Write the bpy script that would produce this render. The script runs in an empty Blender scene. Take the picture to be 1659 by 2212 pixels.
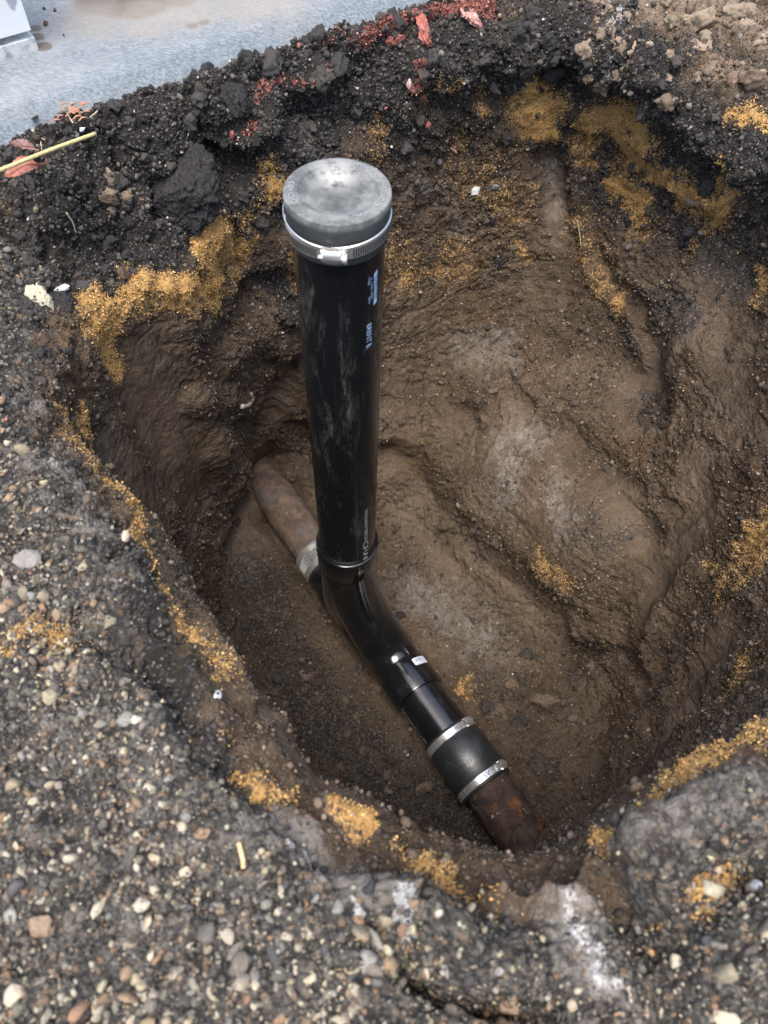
import bpy, math
import numpy as np
from mathutils import Vector, Matrix
rad = math.radians
rng = np.random.default_rng(7)
S = bpy.context.scene
COL = S.collection

# ------------------------------------------------------------------ camera
FP, CX, CY = 1661., 829.5, 1106.          # focal length and centre for a 1659 x 2212 view
H = .56
_dn = np.array([-0.0312, -0.6281, -1.]); _dn /= np.linalg.norm(_dn)
_Z = -_dn
_Y = np.array([0, 0, -1.]); _Y -= _Y.dot(_Z) * _Z; _Y /= np.linalg.norm(_Y)
_X = np.cross(_Y, _Z)
RW = np.array([_X, _Y, _Z])
CAM = np.array([0, 0, H])
cam = bpy.data.cameras.new('camera')
camo = bpy.data.objects.new('camera', cam); COL.objects.link(camo)
m = Matrix([list(RW[0]) + [0], list(RW[1]) + [0], list(RW[2]) + [H], [0, 0, 0, 1]])
camo.matrix_world = m
cam.sensor_fit = 'VERTICAL'; cam.sensor_height = 9.1; cam.lens = 9.1 * FP / 2212
cam.clip_start = .02; cam.clip_end = 500
cam.dof.use_dof = True; cam.dof.focus_distance = 1.12; cam.dof.aperture_fstop = 1.9
S.camera = camo

# ------------------------------------------------------------------ light
w = bpy.data.worlds.new('World'); S.world = w; w.use_nodes = True
nt = w.node_tree; nt.nodes.clear()
sky = nt.nodes.new('ShaderNodeTexSky'); sky.sky_type = 'NISHITA'; sky.sun_disc = False
SUN_EL, SUN_AZ = 74, 195       # azimuth from +Y towards +X
sky.sun_elevation = rad(SUN_EL); sky.sun_rotation = rad(SUN_AZ); sky.air_density = 1.0; sky.dust_density = 4.0; sky.ozone_density = .8
bg = nt.nodes.new('ShaderNodeBackground'); bg.inputs[1].default_value = .15
wo = nt.nodes.new('ShaderNodeOutputWorld')
nt.links.new(sky.outputs[0], bg.inputs[0]); nt.links.new(bg.outputs[0], wo.inputs[0])
sl = bpy.data.lights.new('sun', 'SUN'); sl.energy = 1.5; sl.angle = rad(36); sl.color = (1, .97, .94)
so = bpy.data.objects.new('sun', sl); COL.objects.link(so)
_d = Vector((math.sin(rad(SUN_AZ)) * math.cos(rad(SUN_EL)), math.cos(rad(SUN_AZ)) * math.cos(rad(SUN_EL)), math.sin(rad(SUN_EL))))
so.rotation_euler = _d.to_track_quat('Z', 'Y').to_euler()
S.view_settings.view_transform = 'Standard'; S.view_settings.look = 'None'
S.view_settings.exposure = 1.15; S.view_settings.gamma = 1
S.cycles.max_bounces = 8; S.cycles.diffuse_bounces = 5

# ------------------------------------------------------------------ helpers
def at(u, v, z):
    r = RW @ np.array([(u - CX) / FP, -(v - CY) / FP, -1.])
    return CAM + r * ((z - H) / r[2])
def proj(P):
    c = (np.asarray(P) - CAM) @ RW
    return CX - FP * c[..., 0] / c[..., 2], CY + FP * c[..., 1] / c[..., 2], -c[..., 2]

def hash3(ix, iy, iz, seed):
    h = (ix.astype(np.uint32) * np.uint32(374761393)) ^ (iy.astype(np.uint32) * np.uint32(668265263)) ^ (iz.astype(np.uint32) * np.uint32(2147483647 - 1274126177 % 1000)) ^ np.uint32(seed * 97531 + 13)
    h = (h ^ (h >> np.uint32(13))) * np.uint32(1274126177)
    h = (h ^ (h >> np.uint32(15))) * np.uint32(2246822519)
    h = h ^ (h >> np.uint32(16))
    return (h & np.uint32(0xffffff)).astype(np.float32) / np.float32(16777215)
def vnoise(P, scale, seed=0):
    Q = (P * scale + 1000.37).astype(np.float32)
    I = np.floor(Q).astype(np.int32); Fq = Q - I
    Fq = Fq * Fq * Fq * (Fq * (Fq * 6 - 15) + 10)
    x, y, z = I[:, 0], I[:, 1], I[:, 2]; fx, fy, fz = Fq[:, 0], Fq[:, 1], Fq[:, 2]
    def L(dy, dz):
        a = hash3(x, y + dy, z + dz, seed); b = hash3(x + 1, y + dy, z + dz, seed)
        return a + (b - a) * fx
    a = L(0, 0); b = L(1, 0); c = a + (b - a) * fy
    a = L(0, 1); b = L(1, 1); d = a + (b - a) * fy
    return (c + (d - c) * fz) * 2 - 1          # -1..1
def fbm(P, scale, octs=4, seed=0, gain=.5, billow=False):
    out = np.zeros(len(P), np.float32); a = 1.; tot = 0
    for k in range(octs):
        n = vnoise(P, scale * 2.03 ** k, seed + k * 7)
        if billow: n = np.abs(n) * 2 - .7
        out += a * n; tot += a; a *= gain
    return out / tot
def blocks(P, scale, seed=0, sharp=.12):
    """broken-soil facets: every Voronoi cell gets its own height and tilt, with cracks between"""
    Q = (P * scale + 500.2).astype(np.float32); I = np.floor(Q).astype(np.int32)
    n = len(Q); f1 = np.full(n, 9, np.float32); f2 = f1.copy(); hv = np.zeros(n, np.float32)
    for a in (-1, 0, 1):
        for b in (-1, 0, 1):
            for c in (-1, 0, 1):
                x, y, z = I[:, 0] + a, I[:, 1] + b, I[:, 2] + c
                r1, r2, r3 = hash3(x, y, z, seed), hash3(x, y, z, seed + 1), hash3(x, y, z, seed + 2)
                dx, dy, dz = x + r1 - Q[:, 0], y + r2 - Q[:, 1], z + r3 - Q[:, 2]
                d = np.sqrt(dx * dx + dy * dy + dz * dz)
                r4 = hash3(x, y, z, seed + 3)
                val = r4 + .9 * ((r1 - .5) * dx * 1.6 + (r2 - .5) * dy * 1.6 + (r3 - .5) * dz * 2)
                m_ = d < f1
                f2 = np.where(m_, f1, np.minimum(f2, d)); hv = np.where(m_, val, hv); f1 = np.where(m_, d, f1)
    return (hv - .5) - .9 * np.exp(-(f2 - f1) / sharp)
def sstep(a, b, x):
    t = np.clip((x - a) / (b - a), 0, 1); return t * t * (3 - 2 * t)

def mesh_fast(name, V, Fq, mat=None, parent=None, smooth=True, attrs=None):
    """V (n,3) float, Fq (m,k) int array of same-size polygons or a list of lists"""
    me = bpy.data.meshes.new(name)
    V = np.asarray(V, np.float32)
    if isinstance(Fq, np.ndarray):
        k = Fq.shape[1]; n = len(Fq)
        me.vertices.add(len(V)); me.vertices.foreach_set('co', V.ravel())
        me.loops.add(n * k); me.loops.foreach_set('vertex_index', Fq.astype(np.int32).ravel())
        me.polygons.add(n)
        me.polygons.foreach_set('loop_start', np.arange(0, n * k, k, dtype=np.int32))
        me.update(calc_edges=True)
    else:
        me.from_pydata([tuple(map(float, p)) for p in V], [], [list(map(int, f)) for f in Fq]); me.update()
    if smooth: me.polygons.foreach_set('use_smooth', np.ones(len(me.polygons), bool))
    if attrs:
        for an, av in attrs.items():
            a = me.attributes.new(an, 'FLOAT_COLOR', 'POINT')
            a.data.foreach_set('color', np.ascontiguousarray(av, np.float32).ravel())
    o = bpy.data.objects.new(name, me); COL.objects.link(o)
    if mat is not None:
        for mm in (mat if isinstance(mat, (list, tuple)) else [mat]): me.materials.append(mm)
    if parent is not None: o.parent = parent
    return o
BASE = {}
def thing(name, label, cat, loc, group=None):
    o = bpy.data.objects.new(name, None); COL.objects.link(o)
    o.location = tuple(map(float, loc)); o.empty_display_size = .02
    o['label'] = label; o['category'] = cat
    if group: o['group'] = group
    BASE[o.name] = np.array(loc, float)
    return o
def part(name, V, Fc, mat, parent, smooth=True, label=None, mids=None):
    b = BASE[parent.name]
    o = mesh_fast(name, np.asarray(V, float) - b, Fc, mat, parent, smooth)
    BASE[o.name] = b
    if mids is not None: o.data.polygons.foreach_set('material_index', np.array(mids, np.int32))
    if label: o['label'] = label
    return o
def single(name, V, Fc, mat, label, cat, group=None, smooth=True, attrs=None):
    V = np.asarray(V, float); b = np.array([V[:, 0].mean(), V[:, 1].mean(), V[:, 2].min()])
    o = mesh_fast(name, V - b, Fc, mat, None, smooth, attrs); o.location = tuple(b)
    BASE[o.name] = b
    o['label'] = label; o['category'] = cat
    if group: o['group'] = group
    return o
def sharp(o, ang=35):
    me = o.data
    try:
        me.set_sharp_from_angle(angle=rad(ang))
    except Exception: pass

class MB:
    def __init__(s): s.V = []; s.F = []; s.M = []
    def add(s, V, F, mi=0):
        n = len(s.V); s.V += [tuple(p) for p in V]; s.F += [[i + n for i in f] for f in F]; s.M += [mi] * len(F); return s
    def box(s, c, ax, ay, az, mi=0):
        c, ax, ay, az = map(np.asarray, (c, ax, ay, az))
        V = [c + i * ax + j * ay + k * az for i in (-1, 1) for j in (-1, 1) for k in (-1, 1)]
        return s.add(V, [(0, 1, 3, 2), (4, 6, 7, 5), (0, 4, 5, 1), (2, 3, 7, 6), (0, 2, 6, 4), (1, 5, 7, 3)], mi)
    def lathe(s, P0, ax, prof, n=72, mi=0, ref=None, wob=None):
        P0 = np.asarray(P0, float); ax = np.asarray(ax, float); ax /= np.linalg.norm(ax)
        ref = np.array([0, 0, 1.]) if ref is None else np.asarray(ref, float)
        if abs(ref.dot(ax)) > .95: ref = np.array([1., 0, 0])
        e1 = ref - ref.dot(ax) * ax; e1 /= np.linalg.norm(e1); e2 = np.cross(ax, e1)
        V = []
        for i, (t, r) in enumerate(prof):
            for k in range(n):
                a = 2 * math.pi * k / n
                rr = r * (1 + (wob(t, a) if wob else 0))
                V.append(P0 + ax * t + rr * (math.cos(a) * e1 + math.sin(a) * e2))
        F = [(i * n + k, i * n + (k + 1) % n, (i + 1) * n + (k + 1) % n, (i + 1) * n + k) for i in range(len(prof) - 1) for k in range(n)]
        return s.add(V, F, mi)

def text_poly(txt, size, depth=0, sx=1, align='LEFT', shear=0):
    cu = bpy.data.curves.new('lettering', 'FONT'); cu.body = txt; cu.size = size; cu.align_x = align; cu.align_y = 'CENTER'
    cu.resolution_u = 3; cu.shear = shear; cu.extrude = depth
    o = bpy.data.objects.new('lettering', cu); COL.objects.link(o)
    dg = bpy.context.evaluated_depsgraph_get(); dg.update()
    me = o.evaluated_get(dg).to_mesh()
    V = np.array([v.co[:] for v in me.vertices], float).reshape(-1, 3); F = [list(p.vertices) for p in me.polygons]
    o.evaluated_get(dg).to_mesh_clear(); bpy.data.objects.remove(o); bpy.data.curves.remove(cu)
    if len(V): V[:, 0] *= sx
    return V, F

# ------------------------------------------------------------------ node helpers
def new_mat(name):
    mt = bpy.data.materials.new(name); mt.use_nodes = True; t = mt.node_tree; t.nodes.clear()
    out = t.nodes.new('ShaderNodeOutputMaterial'); b = t.nodes.new('ShaderNodeBsdfPrincipled')
    t.links.new(b.outputs[0], out.inputs[0]); return mt, t, b
def N(t, typ, **kw):
    n = t.nodes.new(typ)
    for k, v in kw.items():
        if k.startswith('i_'):
            n.inputs[int(k[2:]) if k[2:].isdigit() else k[2:].replace('_', ' ')].default_value = v
        else: setattr(n, k, v)
    return n
def setin(t, sock, v):
    if hasattr(v, 'is_linked') or isinstance(v, bpy.types.NodeSocket): t.links.new(v, sock)
    elif v is not None: sock.default_value = v
def noise(t, vec, scale, detail=4, rough=.55, dist=0):
    n = N(t, 'ShaderNodeTexNoise'); n.inputs['Scale'].default_value = scale; n.inputs['Detail'].default_value = detail
    n.inputs['Roughness'].default_value = rough; n.inputs['Distortion'].default_value = dist
    t.links.new(vec, n.inputs['Vector']); return n.outputs[0]
def voro(t, vec, scale, feat='F1', out='Distance', rnd=1):
    n = N(t, 'ShaderNodeTexVoronoi', feature=feat); n.inputs['Scale'].default_value = scale
    n.inputs['Randomness'].default_value = rnd
    t.links.new(vec, n.inputs['Vector']); return n.outputs[out]
def mth(t, op, a, b=None, c=None, clamp=False):
    n = N(t, 'ShaderNodeMath', operation=op, use_clamp=clamp)
    setin(t, n.inputs[0], a)
    if b is not None: setin(t, n.inputs[1], b)
    if c is not None: setin(t, n.inputs[2], c)
    return n.outputs[0]
def mixc(t, f, a, b):
    n = N(t, 'ShaderNodeMix', data_type='RGBA')
    setin(t, n.inputs[0], f)
    for s, v in ((n.inputs[6], a), (n.inputs[7], b)):
        if isinstance(v, tuple): s.default_value = (*v[:3], 1)
        else: t.links.new(v, s)
    return n.outputs[2]
def ramp(t, v, a, b, lo=0., hi=1.):
    n = N(t, 'ShaderNodeMapRange', interpolation_type='SMOOTHSTEP'); setin(t, n.inputs[0], v)
    setin(t, n.inputs[1], a); setin(t, n.inputs[2], b); n.inputs[3].default_value = lo; n.inputs[4].default_value = hi
    return n.outputs[0]
def bump(t, b, h, strength=.5, dist=.002, normal=None):
    n = N(t, 'ShaderNodeBump'); n.inputs['Strength'].default_value = strength; n.inputs['Distance'].default_value = dist
    t.links.new(h, n.inputs['Height'])
    if normal is not None: t.links.new(normal, n.inputs['Normal'])
    if b is not None: t.links.new(n.outputs[0], b.inputs['Normal'])
    return n.outputs[0]
def geopos(t): return N(t, 'ShaderNodeNewGeometry').outputs['Position']

# ------------------------------------------------------------------ soil material
def soil_material():
    mt, t, b = new_mat('soil')
    pos = geopos(t)
    A = N(t, 'ShaderNodeAttribute', attribute_name='mA'); B = N(t, 'ShaderNodeAttribute', attribute_name='mB')
    sa = N(t, 'ShaderNodeSeparateColor'); sb = N(t, 'ShaderNodeSeparateColor')
    t.links.new(A.outputs['Color'], sa.inputs[0]); t.links.new(B.outputs['Color'], sb.inputs[0])
    orange, black, red, dust = sa.outputs[0], sa.outputs[1], sa.outputs[2], A.outputs['Alpha']
    asph, smooth, white, tan = sb.outputs[0], sb.outputs[1], sb.outputs[2], B.outputs['Alpha']
    nbig = noise(t, pos, 9, 5, .6); nmid = noise(t, pos, 55, 5, .65); nfin = noise(t, pos, 330, 4, .7)
    g1 = voro(t, pos, 420, out='Color'); g1s = N(t, 'ShaderNodeSeparateColor'); t.links.new(g1, g1s.inputs[0]); gr = g1s.outputs[0]; gr2 = g1s.outputs[1]
    gd = voro(t, pos, 420)
    g2 = voro(t, pos, 150, out='Color'); g2s = N(t, 'ShaderNodeSeparateColor'); t.links.new(g2, g2s.inputs[0]); hr = g2s.outputs[0]; hr2 = g2s.outputs[1]
    hd = voro(t, pos, 150)
    # clay
    clay = mixc(t, ramp(t, nbig, .35, .7), (.102, .073, .049), (.182, .136, .095))
    clay = mixc(t, ramp(t, nmid, .5, .8), clay, (.215, .165, .12))
    clay = mixc(t, ramp(t, nmid, .42, .25), clay, (.055, .038, .027))
    clay = mixc(t, mth(t, 'MULTIPLY', ramp(t, noise(t, pos, 5, 3, .6), .5, .72), .6), clay, (.150, .088, .045))
    spk = mth(t, 'MULTIPLY', ramp(t, gr, .72, .98), mth(t, 'SUBTRACT', 1, mth(t, 'MULTIPLY', smooth, .75)))
    clay = mixc(t, mth(t, 'MULTIPLY', spk, .55), clay, mixc(t, gr2, (.05, .035, .025), (.34, .26, .18)))
    clay = mixc(t, mth(t, 'MULTIPLY', smooth, .45), clay, (.126, .096, .069))
    # tan / light earth
    tanc = mixc(t, nmid, (.20, .145, .10), (.42, .32, .23))
    tanc = mixc(t, mth(t, 'MULTIPLY', ramp(t, gr, .6, 1), .6), tanc, mixc(t, gr2, (.08, .06, .045), (.5, .4, .3)))
    # black soil
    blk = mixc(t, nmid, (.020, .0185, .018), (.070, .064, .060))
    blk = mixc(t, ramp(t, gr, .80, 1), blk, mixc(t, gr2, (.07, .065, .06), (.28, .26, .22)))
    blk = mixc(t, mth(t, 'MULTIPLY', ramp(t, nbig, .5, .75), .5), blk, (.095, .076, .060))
    # sand
    sand = mixc(t, nfin, (.52, .28, .09), (.82, .53, .20))
    sand = mixc(t, mth(t, 'MULTIPLY', ramp(t, gr, .3, 1), .6), sand, mixc(t, gr2, (.34, .17, .05), (.82, .58, .28)))
    sand = mixc(t, ramp(t, nmid, .5, .3), sand, (.36, .215, .09))
    # road base: grey stones in dark fines
    stn = mixc(t, hr, (.07, .066, .058), (.30, .27, .215)); stn = mixc(t, ramp(t, hr2, .8, .95), stn, (.30, .2, .12))
    rb = mixc(t, ramp(t, hd, .3, .62), stn, (.052, .049, .045))
    rb = mixc(t, mth(t, 'MULTIPLY', ramp(t, gr, .6, 1), .5), rb, mixc(t, gr2, (.05, .05, .05), (.42, .4, .36)))
    rb = mixc(t, mth(t, 'MULTIPLY', ramp(t, nmid, .45, .7), .5), rb, (.19, .175, .15))
    rb = mixc(t, mth(t, 'MULTIPLY', ramp(t, nbig, .5, .3), .7), rb, (.05, .048, .048))
    dustc = mixc(t, nmid, (.20, .178, .152), (.40, .37, .33))
    redc = mixc(t, nfin, (.24, .07, .052), (.46, .19, .15))
    whc = mixc(t, nfin, (.45, .44, .42), (.8, .79, .76))
    # fuzzy masks: weight + noise threshold
    def msk(wt, soft=.12, kn=.55, kg=.45):
        s = mth(t, 'ADD', mth(t, 'MULTIPLY', mth(t, 'SUBTRACT', nmid, .5), kn * 1.6), mth(t, 'MULTIPLY', mth(t, 'SUBTRACT', gr, .5), kg))
        return ramp(t, mth(t, 'ADD', wt, mth(t, 'MULTIPLY', s, ramp(t, wt, .02, .25))), .5 - soft, .5 + soft)
    c = clay
    c = mixc(t, msk(tan), c, tanc)
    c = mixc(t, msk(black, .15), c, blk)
    c = mixc(t, msk(asph, .2), c, rb)
    c = mixc(t, mth(t, 'MULTIPLY', msk(dust, .35, .6, .2), .85), c, dustc)
    c = mixc(t, msk(orange, .14, .55, .55), c, sand)
    c = mixc(t, msk(red, .1, .9, .4), c, redc)
    c = mixc(t, msk(white, .2, .9, .4), c, whc)
    setin(t, b.inputs['Base Color'], c)
    b.inputs['Roughness'].default_value = 1; b.inputs['Specular IOR Level'].default_value = .08
    rough = mth(t, 'SUBTRACT', 1, mth(t, 'MULTIPLY', smooth, .82))
    h = mth(t, 'ADD', mth(t, 'MULTIPLY', mth(t, 'SUBTRACT', 1, gd), .55), mth(t, 'MULTIPLY', nfin, 1.5))
    h = mth(t, 'ADD', mth(t, 'MULTIPLY', h, rough), mth(t, 'MULTIPLY', nmid, mth(t, 'ADD', 1.2, mth(t, 'MULTIPLY', rough, 2.2))))
    h = mth(t, 'ADD', h, mth(t, 'MULTIPLY', mth(t, 'MULTIPLY', mth(t, 'SUBTRACT', 1, hd), asph), 1.3))
    bump(t, b, h, 1.0, .0042)
    return mt
SOIL = soil_material()

def grain_material(name='stone_grain', rough=.9, bs=500, spec=.3, var=.5, attr='col'):
    mt, t, b = new_mat(name)
    a = N(t, 'ShaderNodeAttribute', attribute_name=attr); pos = geopos(t)
    n1 = noise(t, pos, bs, 4, .7)
    c = mixc(t, mth(t, 'MULTIPLY', ramp(t, n1, .35, .75), var), a.outputs['Color'], (.04, .035, .03))
    n2 = noise(t, pos, bs * 2.6, 2)
    c = mixc(t, mth(t, 'MULTIPLY', ramp(t, n2, .55, .8), .35), c, (.5, .46, .4))
    setin(t, b.inputs['Base Color'], c); b.inputs['Roughness'].default_value = rough; b.inputs['Specular IOR Level'].default_value = spec
    bump(t, b, n1, .6, .0012)
    return mt
GRAIN = grain_material()

def rock_material(name, c1, c2, scale=180, rough=.9, c3=None, bd=.002, pits=0, spec=.3):
    mt, t, b = new_mat(name); pos = geopos(t)
    n1 = noise(t, pos, scale, 5, .65); n2 = noise(t, pos, scale * .25, 4, .6)
    c = mixc(t, ramp(t, n1, .3, .7), c1, c2)
    if c3: c = mixc(t, ramp(t, n2, .48, .62), c, c3)
    h = n1
    if pits:
        v = voro(t, pos, pits); p = ramp(t, v, .34, .18)
        c = mixc(t, p, c, (c1[0] * .3, c1[1] * .3, c1[2] * .3)); h = mth(t, 'SUBTRACT', n1, mth(t, 'MULTIPLY', p, 1.5))
    setin(t, b.inputs['Base Color'], c); b.inputs['Roughness'].default_value = rough; b.inputs['Specular IOR Level'].default_value = spec
    bump(t, b, h, .8, bd)
    return mt
def plain(name, col, rough=.5, metal=0, spec=.5):
    mt, t, b = new_mat(name); pos = geopos(t)
    n1 = noise(t, pos, 220, 4, .6)
    c = mixc(t, ramp(t, n1, .3, .75), tuple(x * .82 for x in col), col)
    setin(t, b.inputs['Base Color'], c); b.inputs['Metallic'].default_value = metal
    setin(t, b.inputs['Roughness'], ramp(t, n1, .3, .8, max(.05, rough - .08), min(1, rough + .1)))
    b.inputs['Specular IOR Level'].default_value = spec
    return mt

# ------------------------------------------------------------------ ground with the dug hole
HC = np.array([.05, .60])
def polar_ring(pts):
    P = []
    for p in pts:
        if len(p) == 4: x, y, z = p[1], p[2], p[3]          # ('w', x, y, z) given in metres
        else: x, y, z = at(*p)
        P.append((math.atan2(y - HC[1], x - HC[0]), math.hypot(x - HC[0], y - HC[1]), z))
    P.sort(); P = np.array(P); return P
def ring_fn(P, TH):
    th = np.concatenate([P[:, 0] - 2 * math.pi, P[:, 0], P[:, 0] + 2 * math.pi])
    out = []
    g = np.linspace(-math.pi, math.pi, 1441)[:-1]
    for k in (1, 2):
        v = np.interp(g, th, np.tile(P[:, k], 3))
        ker = np.hanning(25); ker /= ker.sum()
        v = np.convolve(np.concatenate([v[-40:], v, v[:40]]), ker, 'same')[40:-40]
        out.append(np.interp(TH, np.concatenate([g, [math.pi]]), np.concatenate([v, v[:1]])))
    return out
FLOOR = [(505, 1130, -.87), (497, 1300, -.88), (500, 1420, -.88), ('w', -.22, .42, -.88), ('w', -.15, .30, -.88), ('w', -.05, .21, -.88), ('w', .08, .165, -.88), ('w', .2, .18, -.88),
         (1165, 1775, -.87), (1215, 1710, -.87), (1265, 1630, -.87), (1300, 1560, -.87), (1270, 1444, -.87), (1235, 1383, -.86), (1178, 1331, -.86), (1117, 1296, -.86), (1056, 1262, -.86),
         (1000, 1190, -.86), (950, 1130, -.86), (900, 1095, -.86), (812, 1080, -.86), (700, 1005, -.87), (585, 1000, -.87), (530, 1080, -.87)]
LIP = [(135, 880, -.09), (165, 770, -.10), (190, 680, -.12), (250, 660, -.13), (330, 625, -.14), (400, 640, -.16), (450, 540, -.15), (560, 430, -.15), (640, 340, -.13), (760, 240, -.11), (900, 200, -.10), (1060, 185, -.10),
       (1240, 175, -.11), (1330, 215, -.12), (1450, 300, -.12), (1560, 395, -.12), (1659, 470, -.12), ('w', .54, .75, -.12), ('w', .55, .6, -.12), ('w', .52, .42, -.10), ('w', .42, .27, -.08), (1659, 1565, -.07), (1500, 1625, -.07), (1380, 1680, -.07),
       (1310, 1760, -.08), (1220, 1835, -.09), (1117, 1842, -.09), (1050, 1842, -.10), (963, 1820, -.10), (861, 1774, -.10), (767, 1708, -.10), (675, 1667, -.10), (604, 1575, -.10), (532, 1488, -.10), (476, 1378, -.10), (425, 1289, -.11),
       (358, 1161, -.11), (290, 1090, -.11), (215, 1010, -.11), (160, 940, -.10)]
SHOULD = [(95, 880, -.05), (90, 780, -.06), (110, 640, -.09), (230, 540, -.10), (330, 450, -.10), (430, 360, -.09), (520, 290, -.08), (650, 215, -.06), (800, 140, -.05), (950, 110, -.04), (1080, 70, -.03),
          (1300, 90, -.03), (1450, 175, -.03), (1600, 280, -.03), (1720, 400, -.04), ('w', .62, .75, -.04), ('w', .64, .6, -.04), ('w', .62, .38, -.03), ('w', .52, .2, -.02), (1659, 1640, -.02), (1520, 1720, -.02), (1420, 1790, -.02),
          (1340, 1900, -.02), (1200, 1950, -.03), (1060, 1960, -.03), (900, 1920, -.03), (760, 1850, -.02), (620, 1740, -.02), (500, 1640, -.02), (400, 1470, -.02), (310, 1290, -.03), (250, 1110, -.04), (150, 1000, -.05), (110, 940, -.05)]

SE_A, SE_B = at(0, 290, .02)[:2], at(850, 10, .02)[:2]
SE_D = (SE_B - SE_A) / np.linalg.norm(SE_B - SE_A); SE_N = np.array([-SE_D[1], SE_D[0]])
def build_ground():
    NT = 1700
    TH = np.linspace(-math.pi, math.pi, NT + 1)[:-1]
    rF, zF = ring_fn(polar_ring(FLOOR), TH); rL, zL = ring_fn(polar_ring(LIP), TH); rS, zS = ring_fn(polar_ring(SHOULD), TH)
    dh = (HC - SE_A) @ SE_N; cs = np.cos(TH) * SE_N[0] + np.sin(TH) * SE_N[1]
    rE0 = np.where(cs > .05, (-.006 - dh) / np.maximum(cs, .05), 9.)
    rL = np.minimum(rL, rE0 - .075); rS = np.minimum(rS, rE0 - .035)
    D = np.degrees(TH)
    # wall profile fractions between floor edge (0) and lip (1), by sector
    anchors = [-180, -135, -90, -50, -25, 0, 25, 45, 90, 115, 140, 180]
    tab = {-.78: [.18, .3, .4, .3, .20, .18, .20, .18, .15, .3, .25, .18],
           -.66: [.35, .55, .6, .5, .42, .42, .48, .46, .42, .6, .5, .35],
           -.50: [.55, .75, .8, .66, .62, .68, .72, .78, .82, .85, .72, .55],
           -.34: [.75, .88, .92, .80, .78, .84, .90, .95, .95, .96, .86, .75],
           -.19: [.93, .97, .98, .92, .92, .97, 1.03, 1.05, 1.0, .99, .95, .93]}
    rings = [(0 * rF, zF * 0 - .885), (.5 * rF, zF * 0 - .885), (.9 * rF, zF * .3 - .885 * .7), (rF, zF + .02)]
    for z, fr in tab.items():
        f = np.interp(D, anchors, fr); f = np.convolve(np.concatenate([f[-60:], f, f[:60]]), np.ones(61) / 61, 'same')[60:-60]
        rings.append((rF + (rL - rF) * f, np.full(NT, z) + 0 * f))
    rings.append((rL, zL)); rings.append((rS, zS))
    rG = np.maximum(rS + .10, rS * 1.15); zG = zS * .15
    dh = (HC - SE_A) @ SE_N; cs = np.cos(TH) * SE_N[0] + np.sin(TH) * SE_N[1]
    rE = np.where(cs > .05, (-.006 - dh) / np.maximum(cs, .05), 9.)           # where the soil meets the concrete
    kE = rE < 1.0
    wE = np.convolve(np.concatenate([kE[-40:], kE, kE[:40]]).astype(float), np.ones(61) / 61, 'same')[40:-40]
    rE = np.clip(rE, rS + .02, 1.0); rG = rG * (1 - wE) + rE * wE; zG = zG * (1 - wE) + .004 * wE
    rings.append((rG, zG))
    rings.append((np.maximum(rG + .08, .78), 0 * rG)); rings.append((np.full(NT, 1.10), 0 * rG))
    K = len(rings); R = np.array([a for a, _ in rings]); Zr = np.array([z for _, z in rings])
    seg = np.sqrt(np.diff(R, axis=0) ** 2 + np.diff(Zr, axis=0) ** 2).mean(1); T = np.concatenate([[0], np.cumsum(seg)])
    step = .0021
    ts = [];
    for k in range(K - 1):
        n = max(3, int(seg[k] / (step if k < K - 2 else .004)))
        if k == 0: n = int(n * .5)
        ts.append(np.linspace(T[k], T[k + 1], n, endpoint=False))
    ts = np.concatenate(ts + [[T[-1]]])
    def herm(Yk):
        mk = np.zeros_like(Yk)
        dT = np.diff(T)[:, None]; dl = np.diff(Yk, axis=0) / dT
        mk[1:-1] = (dl[:-1] * dT[1:] + dl[1:] * dT[:-1]) / (dT[1:] + dT[:-1]); mk[0] = dl[0]; mk[-1] = dl[-1]
        same = (dl[:-1] * dl[1:]) < 0; mk[1:-1][same] *= .3
        k = np.clip(np.searchsorted(T, ts, 'right') - 1, 0, K - 2); h = (T[k + 1] - T[k])[:, None]; s = ((ts - T[k]) / h[:, 0])[:, None]
        return (2 * s**3 - 3 * s**2 + 1) * Yk[k] + (s**3 - 2 * s**2 + s) * h * mk[k] + (-2 * s**3 + 3 * s**2) * Yk[k + 1] + (s**3 - s**2) * h * mk[k + 1]
    RR = herm(R); ZZ = herm(Zr)
    far_r = [1.25, 1.5, 2, 3, 5, 9, 18, 40, 90]
    RR = np.concatenate([RR, np.repeat(np.array(far_r)[:, None], NT, 1)]); ZZ = np.concatenate([ZZ, np.zeros((len(far_r), NT))])
    NR = len(RR); ct, st = np.cos(TH), np.sin(TH)
    G = np.stack([HC[0] + RR * ct, HC[1] + RR * st, ZZ], -1)
    def normals(G):
        du = np.roll(G, -1, 1) - np.roll(G, 1, 1); dv = np.gradient(G, axis=0)
        n = np.cross(dv, du); n = -n if n[NR // 3 * 2, 0, 2] < 0 else n
        l = np.linalg.norm(n, axis=-1, keepdims=True); l[l < 1e-12] = 1
        n = n / l
        n[0] = (0, 0, 1); return n
    nrm = normals(G)
    if nrm[-3, 5, 2] < 0: nrm = -nrm
    return G, nrm, NR, NT, TH, RR

G, NRM, NR, NT, TH, RR = build_ground()
P = G.reshape(-1, 3).astype(np.float32); NV = NRM.reshape(-1, 3).astype(np.float32)
DENSE = (RR.reshape(-1) < 1.07)

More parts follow.
